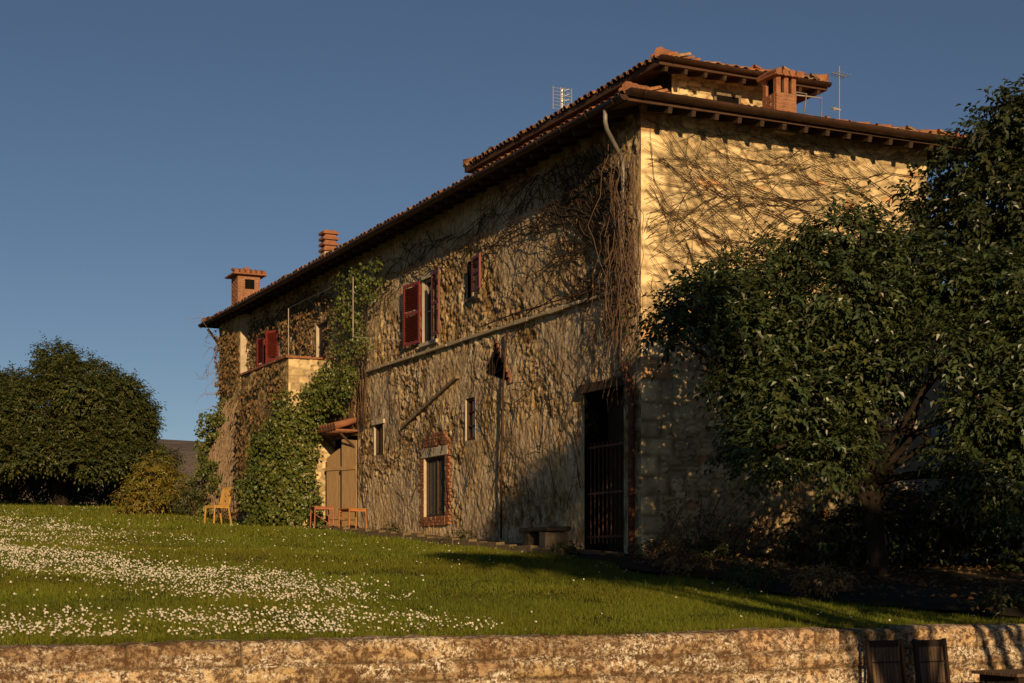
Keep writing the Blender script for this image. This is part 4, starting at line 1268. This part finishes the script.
def ivy():
    root = empty('ivy', -1.5, 15.5, gzf(15.5)); tag(root, 'thick green ivy heaped over the terrace corner beside the plank doors', 'ivy')
    b = np.array([-1.5, 15.5, gzf(15.5)])
    # lumps of the ivy mass (s, t, z, r)
    L = []
    for t in np.arange(14.95, 16.9, .40):
        top = 2.75 if t > 16.5 else (3.5 if t > 15.9 else (4.0 if t > 15.3 else 4.3))
        for z in np.arange(1.15, top, .42):
            s = -1.35 - .25 * (z < 2.6) - .10 * random.random()
            L.append((s + random.gauss(0, .13), t + random.gauss(0, .16), z + random.gauss(0, .15), random.uniform(.20, .46)))
    for s in np.arange(-1.35, -.1, .34):
        for z in np.arange(1.2, 4.15 + .3 * (s > -.7), .38):
            if s > -.45 and z < 3.5: continue
            L.append((s + random.gauss(0, .06), 14.92 + random.gauss(0, .06), z + random.gauss(0, .08), random.uniform(.28, .38)))
    for (t, z) in ((14.8, 3.6), (14.5, 4.0), (14.1, 4.3), (13.7, 4.0), (13.3, 4.4), (14.6, 4.6), (14.2, 5.0), (13.8, 5.4), (13.2, 5.8), (12.8, 6.2), (12.9, 5.2), (13.4, 6.4),
                   (15.0, 4.4), (12.5, 5.7), (12.3, 6.4), (13.9, 6.2), (13.0, 4.6), (12.0, 6.7), (11.5, 6.4), (12.6, 6.9), (13.4, 6.9), (11.2, 6.9), (12.1, 5.2)):
        s = -.35 - .5 * max(0, (4.8 - z)) * .5 * (t > 13.9)
        L.append((s, t, z, random.uniform(.26, .42) * (1 if z < 5 else .8)))
    Ps, Ns = [], []
    for (s, t, z, r) in L:
        n = int(2700 * r * r * (1 if z < 5 else .45)) + 20
        d = rand_dir(n); lob = fbm(d[:, 1] * 3 + t * 5, d[:, 2] * 3 + z * 5, 3, 2)
        d = d[d[:, 0] < .6]; n = len(d)
        lob = fbm(d[:, 1] * 3 + t * 5, d[:, 2] * 3 + z * 5 + d[:, 0] * 2, 3, 2)
        Ps.append(np.array([s, t, z]) + d * (r * rng.uniform(.7, 1.05, n) * (.6 + .8 * lob) * np.where(rng.random(n) < .05, 1.45, 1))[:, None]); Ns.append(d)
    P = np.concatenate(Ps) - b; N = np.concatenate(Ns); n = len(P)
    N = unit(N + np.array([-.3, -.2, .25]) + rng.normal(0, .4, (n, 3))); D = unit(np.array([0, 0, -1.]) + rng.normal(0, .6, (n, 3)))
    Ls = rng.uniform(.055, .105, n)
    V, F, TT = leaf_arrays(P, D, N, Ls, Ls * .85, tint_var(n, .55, 1.4, .15), .08)
    link('leaves', np_mesh('leaves', V, F, False, TT), MAT['leaf_ivy'], root)
    m = MB()
    for i in range(16):
        t = random.uniform(15, 17.5); m.tube(wander((-1.35 - b[0], t - b[1], -.1), (-1.3 - b[0], t + random.uniform(-.6, .4) - b[1], random.uniform(2, 3.4)), 7, .05), [.022 - .002 * k for k in range(8)], 5)
    for i in range(14):
        t = random.uniform(12.6, 14.6); m.tube(wander((-.1 - b[0], t - b[1], 3.4 - b[2]), (-.12 - b[0], t + random.uniform(-.8, .5) - b[1], random.uniform(5.5, 7.2) - b[2]), 7, .05), [.016 - .0015 * k for k in range(8)], 5)
    m.build('stems', MAT['vine'], root, True)

end_wall_creeper(); facade_creeper(); corner_bundle(); far_creeper(); ivy()

pg = empty('pergola', -1.3, 14.6, gzf(13)); tag(pg, 'thin metal pergola poles standing up out of the ivy at the terrace', 'pergola')
def pergola():
    z = gzf(13)
    for (s, t, zb) in ((.1, .5, 5.25 - z), (.1, -4.15, 5.1 - z)):
        m = MB(); m.tube([(s, t, zb), (s, t, 6.42 - z)], .012, 6); m.build('pole', MAT['zinc'], pg)
    m = MB(); m.tube([(.1, .55, 6.42 - z), (.1, -4.2, 6.42 - z)], .005, 6); m.tube([(.1, -4.15, 5.1 - z), (1.3, -4.15, 5.1 - z)], .008, 5)
    m.build('crossbar', MAT['zinc'], pg)
pergola()

# ================================================================== TREES AND PLANTS
near = [(-1.66, -4.35, 3.52, .42), (-1.95, -4.25, 3.22, .32), (-1.1, -4.2, 3.72, .40), (-.61, -3.0, 3.95, .44), (-.01, -2.77, 4.15, .50), (.25, -3.66, 4.5, .51), (.83, -4.28, 4.66, .59), (-.36, -3.93, 3.22, .56),
        (-1.0, -4.37, 2.51, .38), (-.57, -4.82, 2.28, .70), (.53, -4.68, 3.72, .80), (.59, -4.93, 2.67, .70), (1.66, -4.56, 4.32, .60), (1.96, -5.37, 3.86, .66), (-.7, -4.3, 3.7, .55), (-.9, -4.55, 3.25, .45), (-.75, -4.4, 2.75, .42), (-.2, -4.6, 2.9, .6), (-.45, -4.3, 1.9, .5), (.5, -4.4, 1.9, .5),
        (1.15, -6.09, 2.96, .50), (2.23, -5.94, 3.66, .74), (1.40, -6.45, 2.15, .58), (1.85, -6.79, 2.07, .71), (-.98, -5.07, 1.58, .44), (-1.15, -4.67, 1.73, .28), (1.1, -4.6, 3.3, .6),
        (-.09, -5.17, 1.6, .45), (1.25, -6.35, 1.43, .48), (1.62, -6.71, 1.16, .58), (2.22, -6.6, 2.9, .79), (.82, -3.71, 3.32, .72), (2.6, -6.2, 1.4, .6), (-.2, -3.2, 3.6, .4)]
near = [(a, b, c, r * .86) for (a, b, c, r) in near]
tree('broad_tree', 'low spreading leafy tree with drooping leaves in front of the end wall', 'tree', (.83, -5.05, gzf(-5.05)), (.75, -4.8, 2.3), near, .13, 'leaf_tree', 84, .105, droop=.16, wide=.54)
tall = [(3.53, -3.34, 5.61, .58), (3.42, -3.01, 6.0, .42), (3.53, -3.9, 6.32, .60), (3.58, -4.48, 6.63, .50), (3.78, -4.57, 6.92, .35), (3.59, -4.37, 5.62, .74), (4.41, -4.32, 6.32, .83),
        (3.33, -3.8, 4.97, .60), (3.65, -4.51, 4.79, .66), (2.78, -3.44, 4.97, .36), (4.68, -4.45, 5.42, .9), (5.05, -4.07, 7.07, .69), (4.6, -4.6, 4.2, .8), (3.9, -4.0, 3.2, .7), (4.7, -4.2, 2.2, .8), (4.2, -4.6, 1.3, .7), (5.4, -4.8, 1.6, .9), (5.6, -4.6, 3.2, .9), (3.7, -4.3, 2.2, .6), (3.9, -3.6, 4.1, .6), (5.4, -4.6, 4.6, .9), (5.6, -4.3, 5.9, .9)]
tall = [(a, b, c - .12, r * .86) for (a, b, c, r) in tall]
tree('tall_tree', 'tall dark tree rising above the eave at the right edge', 'tree', (4.5, -4.5, gzf(-4.5)), (4.4, -4.4, 3.8), tall, .18, 'leaf_tall', 60, .12, droop=.2, wide=.52)

def world_st(X, Y):
    dx, dy = X - CORNER.x, Y - CORNER.y
    return dx * RX + dy * RY, -dx * RY + dy * RX

def shade_tree(label, X, Y, crown):
    # round-headed trees added out of view, right of the camera, to cast shade
    s, t = world_st(X, Y); cs = [(*world_st(x, y), z, r) for (x, y, z, r) in crown]
    tree('added_shade_tree', label, 'tree', (s, t, -1.62), (s, t, 1.7), cs, .12, 'leaf_tall', 42, .16, leaflets=7, group='added shade casters on the lower terrace')
shade_tree('added unseen round-headed shade tree on the lower terrace near the folding chairs, nearer to the lawn', 6.9, 9.5,
           [(4.05, 9.9, 3.2, .40), (4.7, 9.7, 3.05, .5), (4.35, 10.3, 3.5, .32), (5.4, 9.6, 2.95, .55), (6.1, 9.5, 2.7, .6), (6.8, 9.4, 2.5, .65), (7.4, 9.3, 2.45, .65), (5.8, 10, 3.4, .38), (6.9, 9.8, 3.25, .42), (7.65, 9.5, 3.35, .5), (7.6, 9.7, 3.95, .42), (8.1, 9.4, 3.7, .45)])
shade_tree('added unseen round-headed shade tree on the lower terrace standing farther to the right', 9.3, 9.0,
           [(8.3, 9, 2.5, .68), (9.2, 9, 2.7, .8), (10, 9, 2.6, .8), (8.8, 9.5, 3.4, .5), (9.6, 8.6, 2.0, .55), (10.8, 9.2, 3.2, .8), (11.5, 8.8, 2.4, .8)])

shade_tree('added unseen taller shade tree on the lower terrace with a flat spreading crown, nearest the camera', 6.2, 5.2,
           [(3.35, 5.0, 5.3, .36), (3.9, 5.2, 4.75, .45), (4.6, 5.0, 4.55, .45), (5.3, 5.0, 4.5, .45), (3.9, 4.8, 5.4, .42), (4.3, 5.1, 5.0, .45), (4.9, 4.9, 5.35, .5), (5.5, 5.2, 4.95, .5), (6.1, 5.0, 5.3, .55), (6.8, 5.1, 4.9, .55), (4.1, 4.4, 5.6, .32), (5.2, 5.6, 5.55, .4), (5.3, 5, 7.15, .3), (5.55, 5, 7.55, .36), (5.8, 5, 7.95, .34), (5.6, 5, 6.85, .3), (5.95, 5.1, 7.3, .3), (5.7, 5, 6.2, .4)])

def dome_tree():
    cs = []
    bs, bt = -2.9, 37.0; bz = gzf(bt)
    for i in range(110):
        d = rand_dir(1)[0]
        if d[2] < -.35: d[2] *= -.5
        d /= np.linalg.norm(d)
        f = rng.uniform(.70, .90)
        h = d[2]
        k = 1 - .38 * max(h, 0)
        x, y, z = d[0] * 3.8 * f * k, d[1] * 3.5 * f * k, h * 3.75 * f
        cs.append((bs + x, bt + y, bz + 2.25 + z, rng.uniform(.45, .85)))
    for a in np.linspace(0, 2 * np.pi, 20, endpoint=False):
        cs.append((bs + 3.45 * math.cos(a), bt + 3.0 * math.sin(a), bz + 1.35 + .4 * random.random(), .75))
    tree('dome_tree', 'broad dome-shaped dark tree standing alone at the left edge of the lawn', 'tree', (bs, bt, bz), (bs, bt, bz + 2.6), cs, .26, 'leaf_far', 40, .125, leaflets=7, droop=.10, spray_len=.34, wide=.55)
dome_tree()

def shrub(name, label, cat, s, t, clumps, leaf, per_m2, ln, stems=7, group=None, stem_mat='vine', **kw):
    z = gzf(t); root = empty(name, s, t, z); tag(root, label, cat, group)
    m = MB()
    for c in clumps:
        for k in range(max(1, stems // len(clumps))):
            m.tube(wander((random.uniform(-.15, .15), random.uniform(-.15, .15), -.05), (c[0] + random.gauss(0, c[3] * .3), c[1] + random.gauss(0, c[3] * .3), c[2] + c[3] * .4), 5, .08), [.018, .016, .013, .010, .007, .004], 5)
    m.build('stems', MAT[stem_mat], root, True)
    V, F, T = sprays(clumps, per_m2, ln, **kw)
    link('leaves', np_mesh('leaves', V, F, False, T), MAT[leaf], root)
    return root
shrub('bush', 'yellow-green bush between the dome tree and the far end of the house', 'bush', -2.2, 25.2,
      [(0, 0, .5, .55), (.5, .3, .9, .55), (-.5, -.1, .45, .5), (.1, .2, 1.25, .5), (-.3, .4, .8, .5), (.55, -.1, .45, .45), (.2, .5, 1.6, .35), (-.75, .2, .35, .38)], 'leaf_yellow', 42, .11, 16, leaflets=7, droop=.25, spray_len=.3)
shrub('bush', 'small dark green bush at the foot of the house end behind the chair', 'bush', -1.35, 24.0,
      [(0, 0, .35, .35), (.1, .3, .8, .32), (-.15, .1, .6, .3)], 'leaf_low', 50, .10, 6, leaflets=5, droop=.2, spray_len=.22)
shrub('hedge', 'dark hedge far behind the dome tree at the lawn edge', 'hedge', -3.5, 43.0,
      [(x, random.uniform(-.3, .3), .65 + .3 * random.random(), .8) for x in np.arange(-6, 5.0, .8)], 'leaf_tall', 20, .18, 14, leaflets=7)
shrub('slim_tree', 'slim dark tree far beyond the bush before the hill', 'tree', -1.0, 44.0,
      [(0, 0, .8, .6), (.1, 0, 1.7, .55), (0, .1, 2.5, .42), (-.1, 0, 3.1, .26)], 'leaf_tall', 24, .16, 6, leaflets=7)

shrub('shrub', 'dense dark shrub added as a dark backdrop behind the trunk of the broad tree', 'shrub', 3.4, -2.9,  # added to fill the near-black area behind the trunk
      [(-1.6, .5, .5, .55), (-.9, .2, .7, .65), (-.2, .4, .75, .7), (.5, 0, .9, .75), (1.2, .2, .9, .8), (2.0, 0, 1.0, .85), (2.8, 0, 1.0, .9), (.9, -.9, .4, .5), (1.9, -1.0, .5, .6)], 'leaf_tall', 40, .12, 12, leaflets=7, droop=.3, spray_len=.3)
shrub('shrub', 'small dark shrub in the shaded bed close above the retaining wall at the right edge', 'shrub', -.35, -8.75,
      [(0, 0, .14, .2), (.35, .1, .2, .26), (.7, 0, .2, .28)], 'leaf_low', 70, .08, 6, leaflets=7, droop=.3, spray_len=.16)

# low plants along the edge of the bed
def low_plants():
    spots = [(-1.35, -6.7, .34, 'leaf_dry', 'tuft of dry brown stalks at the corner of the dark bed'), (-1.5, -5.6, .24, 'leaf_low', 'small leafy green plant in the bed next to the dry tuft'),
             (-1.30, -4.9, .3, 'leaf_low', 'low green weeds at the middle of the bed edge'), (-1.2, -3.4, .30, 'leaf_dry', 'sparse brown weeds in the bed before the end wall'),
             (-.35, -1.0, .36, 'leaf_dry', 'dry weeds at the foot of the end wall right of the rusty downpipe'), (.75, -.8, .36, 'leaf_low', 'shaded weeds against the end wall behind the broad tree'),
             (-1.05, .9, .2, 'leaf_low', 'short green weeds beside the stone bench'), (-.75, 5.6, .22, 'leaf_low', 'weeds growing at the wall right of the brick-framed window'), (-.7, 9.9, .2, 'leaf_low', 'weeds growing at the wall left of the brick-framed window')]
    for (s, t, h, lf, lab) in spots:
        shrub('weeds', lab, 'plant', s, t, [(random.uniform(-.2, .2), random.uniform(-.3, .3), h * .55, h * .62) for _ in range(4)], lf, 90, .07, 8, 'weeds along the foot of the house', 'vine_dry', leaflets=5, droop=.3, spray_len=.16)
low_plants()
sv = empty('wall_shrub', .9, -.15, gzf(-.1)); tag(sv, 'dry scrambling shrub at the base of the end wall behind the broad tree', 'shrub')
def wall_shrub():
    m = MB(); n = 900
    for i in range(60):
        s = random.uniform(-.8, 2.2); z = random.uniform(0, .4); p = []; a = math.radians(random.uniform(25, 75))
        for k in range(random.randrange(5, 11)):
            p.append((s, -.1 - .03 * k * random.random(), z)); s += .13 * math.cos(a); z += .13 * math.sin(a); a += random.gauss(0, .2)
        m.tube(p, .006, 4, False)
    m.build('stems', MAT['vine_dry'], sv, True)
    P = np.stack([rng.uniform(-.8, 2.3, n), rng.uniform(-.4, -.08, n), np.abs(rng.normal(0, .5, n))], 1)
    L = rng.uniform(.05, .1, n)
    V, F, T = leaf_arrays(P, unit(np.array([0, -.3, -.7]) + rng.normal(0, .7, (n, 3))), rand_dir(n), L, L * .6, tint_var(n, .5, 1.3))
    link('leaves', np_mesh('leaves', V, F, False, T), MAT['leaf_dry'], sv)
wall_shrub()

def fallen_leaves():
    n = 2600
    S = rng.uniform(-1.7, 6, n); T = rng.uniform(-9.3, -.3, n)
    keep = S > -1.25 - .3 * np.sin(T * 1.7)
    S = S[keep]; T = T[keep]; n = len(S)
    P = np.stack([S, T, gz(T) + .09 + rng.uniform(0, .03, n)], 1)
    D = unit(rng.normal(size=(n, 3)) * np.array([1, 1, .25])); L = rng.uniform(.05, .12, n)
    V, F, TT = leaf_arrays(P, D, unit(np.array([0, 0, 1.]) + rng.normal(0, .4, (n, 3))), L, L * .55, tint_var(n, .2, .9))
    o = link('fallen_leaves', np_mesh('fallen_leaves', V, F, False, TT), MAT['leaf_dry']); put(o, 0, 0)
    tag(o, 'fallen brown leaves littering the dark bed under the trees', 'leaves', kind='stuff')
fallen_leaves()

# ================================================================== FURNITURE
def folding_chair(s, t, rz, lab):
    root = empty('folding_chair', s, t, -1.62, rz); tag(root, lab, 'chair', 'folding chairs by the retaining wall')
    lean = .08            # back leans towards the wall (+y)
    def bk(x, z, o=0.0): return (x, lean * (z - .3) / .65 - .02 + o, z)
    w = .200
    for sx in (-1, 1):
        m = MB(); m.bar((sx * w, -.07, 0.0), bk(sx * w, .95), .032, .045); m.build('back_post', MAT['chairwood'], root, False, .006)
        m = MB(); m.bar((sx * (w - .04), -.40, 0.0), (sx * (w - .04), -.33, .45), .028, .04); m.build('leg', MAT['chairwood'], root, False, .006)
    m = MB(); m.bar(bk(-w + .016, .905), bk(w - .016, .905), .03, .07); m.build('top_rail', MAT['chairwood'], root, False, .006)
    for z, a, b in ((.50, .03, .05), (.72, .02, .035)):
        m = MB(); m.bar(bk(-w + .016, z), bk(w - .016, z), a, b); m.build('back_rail', MAT['chairwood'], root, False, .006)
    for i in range(8):
        x = -w + .055 + i * (2 * w - .11) / 7
        m = MB(); m.bar(bk(x, .51, -.004), bk(x, .88, -.004), .034, .012); m.build('back_slat', MAT['slatwood'], root, False, .003)
    for i in range(7):
        y = -.36 + i * .062
        m = MB(); m.box(-w + .02, w - .02, y, y + .048, .44, .458); m.build('seat_slat', MAT['slatwood'], root, False, .003)
folding_chair(-3.20, -10.24, math.radians(-2), 'left one of the two dark slatted folding chairs by the retaining wall')
folding_chair(-2.715, -10.33, math.radians(6), 'right one of the two dark slatted folding chairs by the retaining wall')
tb = empty('low_table', -2.2, -11.0, -1.62); tag(tb, 'low dark wooden table beside the folding chairs, cut by the right edge', 'table')
m = MB()
for i in range(6): m.box(-.36, .75, -.3 + i * .105, -.3 + i * .105 + .095, .63, .66)
m.build('tabletop', MAT['slatwood'], tb, False, .004)
for y in (-.24, .24): MB().box(-.25, .66, y, y + .03, .55, .63).build('apron', MAT['chairwood'], tb)
for x in (-.3, .66):
    for y in (-.25, .22): MB().box(x, x + .05, y, y + .05, 0, .63).build('leg', MAT['chairwood'], tb)

def yellow_chair():
    root = empty('garden_chair', -2.64, 16.38, gzf(16.38), math.radians(-70)); tag(root, 'yellow slat-back wooden chair standing on the grass at the far end', 'chair')
    def part(n, f, bev=.004):
        m = MB(); f(m); m.build(n, MAT['yellow_wood'], root, False, bev)
    part('seat', lambda m: [m.box(-.21, .21, -.22 + i * .073, -.22 + i * .073 + .066, .44, .462) for i in range(6)])
    for sx in (-1, 1):
        part('leg', lambda m: m.bar((sx * .19, -.20, .45), (sx * .20, -.24, 0), .034))
        part('leg', lambda m: m.bar((sx * .19, .20, .45), (sx * .20, .28, 0), .034))
        part('back_post', lambda m: m.bar((sx * .19, .20, .44), (sx * .18, .33, .92), .034))
    for i in range(5):
        x = -.12 + i * .06
        part('back_slat', lambda m: m.bar((x, .215, .50), (x, .315, .87), .036, .012))
    part('back_rail', lambda m: (m.bar((-.19, .32, .885), (.19, .32, .885), .022, .07), m.bar((-.19, .21, .49), (.19, .21, .49), .02, .045)))
    part('seat_frame', lambda m: (m.box(-.2, .2, -.215, -.19, .39, .44), m.box(-.2, -.175, -.19, .2, .39, .44), m.box(.175, .2, -.19, .2, .39, .44)))
yellow_chair()

def stool(s, t, rz, mat, lab, w=.24, h=.49):
    root = empty('garden_stool', s, t, gzf(t) + .03, rz); tag(root, lab, 'stool', 'metal stools by the plank doors')
    m = MB(); m.box(-w, w, -w, w, h - .022, h); m.build('seat', MAT[mat], root, False, .006)
    for y in (-w + .01, w - .03): MB().box(-w + .01, w - .01, y, y + .02, h - .07, h - .022).build('apron', MAT[mat], root)
    for x in (-1, 1):
        for y in (-1, 1):
            m = MB(); m.bar((x * (w - .025), y * (w - .025), h - .022), (x * (w - .01), y * (w - .01), 0), .024); m.build('leg', MAT[mat], root)
    m = MB(); m.bar((-w + .02, w - .02, h - .1), (w - .02, w - .02, .1), .016); m.build('brace', MAT[mat], root)
stool(-.62, 12.1, .2, 'orange_paint', 'bright orange metal stool standing before the right plank door')
stool(-.75, 13.9, -.1, 'redorange_paint', 'dark red-orange metal stool half hidden by ivy at the left plank door')

bn = empty('stone_bench', -.5, 2.35, gzf(2.35)); tag(bn, 'old stone bench slab on block supports against the long wall', 'bench')
m = MB(); m.box(-.22, .26, -.35, .75, .34, .42, None, .02); m.build('slab', MAT['dark_stone'], bn, False, .02)
m = MB(); m.box(-.18, .22, -.26, .0, -.05, .34, None, .02); m.build('support', MAT['greystone'], bn, False, .02)  # paler stone: this block's sunlit look is put into its colour
m = MB(); m.box(-.18, .22, .42, .68, -.05, .34, None, .02); m.build('support', MAT['dark_stone'], bn, False, .02)
st = MB(); st.tube([(0, 0, -.1), (.01, 0, .2), (.0, .01, .42)], .008, 6)
o = st.build('garden_stake', MAT['slatwood']); put(o, -.75, -9.11, gzf(-9.11)); tag(o, 'thin upright stake in the shaded ground above the retaining wall', 'stake')

# ================================================================== LIGHT, SKY, CAMERA
AL, EL = math.radians(13.5), math.radians(14.0)
ls, lt = -math.sin(AL), -math.cos(AL)               # toward the sun in (s, t)
to_sun = Vector(((ls * RX - lt * RY) * math.cos(EL), (ls * RY + lt * RX) * math.cos(EL), math.sin(EL)))
sun = bpy.data.lights.new('sun', 'SUN'); sun.energy = 5.0; sun.angle = math.radians(.55); sun.color = (1.0, .69, .37)
so = bpy.data.objects.new('sun', sun); COL.objects.link(so); so.rotation_euler = to_sun.to_track_quat('Z', 'Y').to_euler(); so.location = (20, -40, 30)

wd = bpy.data.worlds.new('World'); scene.world = wd; wd.use_nodes = True
nt = wd.node_tree; bg = nt.nodes['Background']
sky = nt.nodes.new('ShaderNodeTexSky'); sky.sky_type = 'NISHITA'; sky.sun_disc = False
sky.sun_elevation = EL; sky.sun_rotation = math.atan2(to_sun.x, to_sun.y)
sky.air_density = .9; sky.dust_density = .1; sky.ozone_density = 1.35; sky.altitude = 2600
nt.links.new(sky.outputs[0], bg.inputs['Color']); bg.inputs['Strength'].default_value = .05

cam = bpy.data.cameras.new('camera'); co = bpy.data.objects.new('camera', cam); COL.objects.link(co)
cam.sensor_width = 36.0; cam.lens = 1595 / 1024 * 36; cam.shift_y = 228.5 / 1024
cam.clip_start = .1; cam.clip_end = 8000
co.location = (0, 0, 0); co.rotation_euler = (math.pi / 2, 0, 0)
scene.camera = co

scene.render.engine = 'CYCLES'
scene.cycles.use_denoising = True
scene.cycles.max_bounces = 6; scene.cycles.diffuse_bounces = 2; scene.cycles.transparent_max_bounces = 4
scene.view_settings.view_transform = 'Standard'; scene.view_settings.look = 'None'
scene.view_settings.exposure = -.04; scene.view_settings.gamma = 1.0
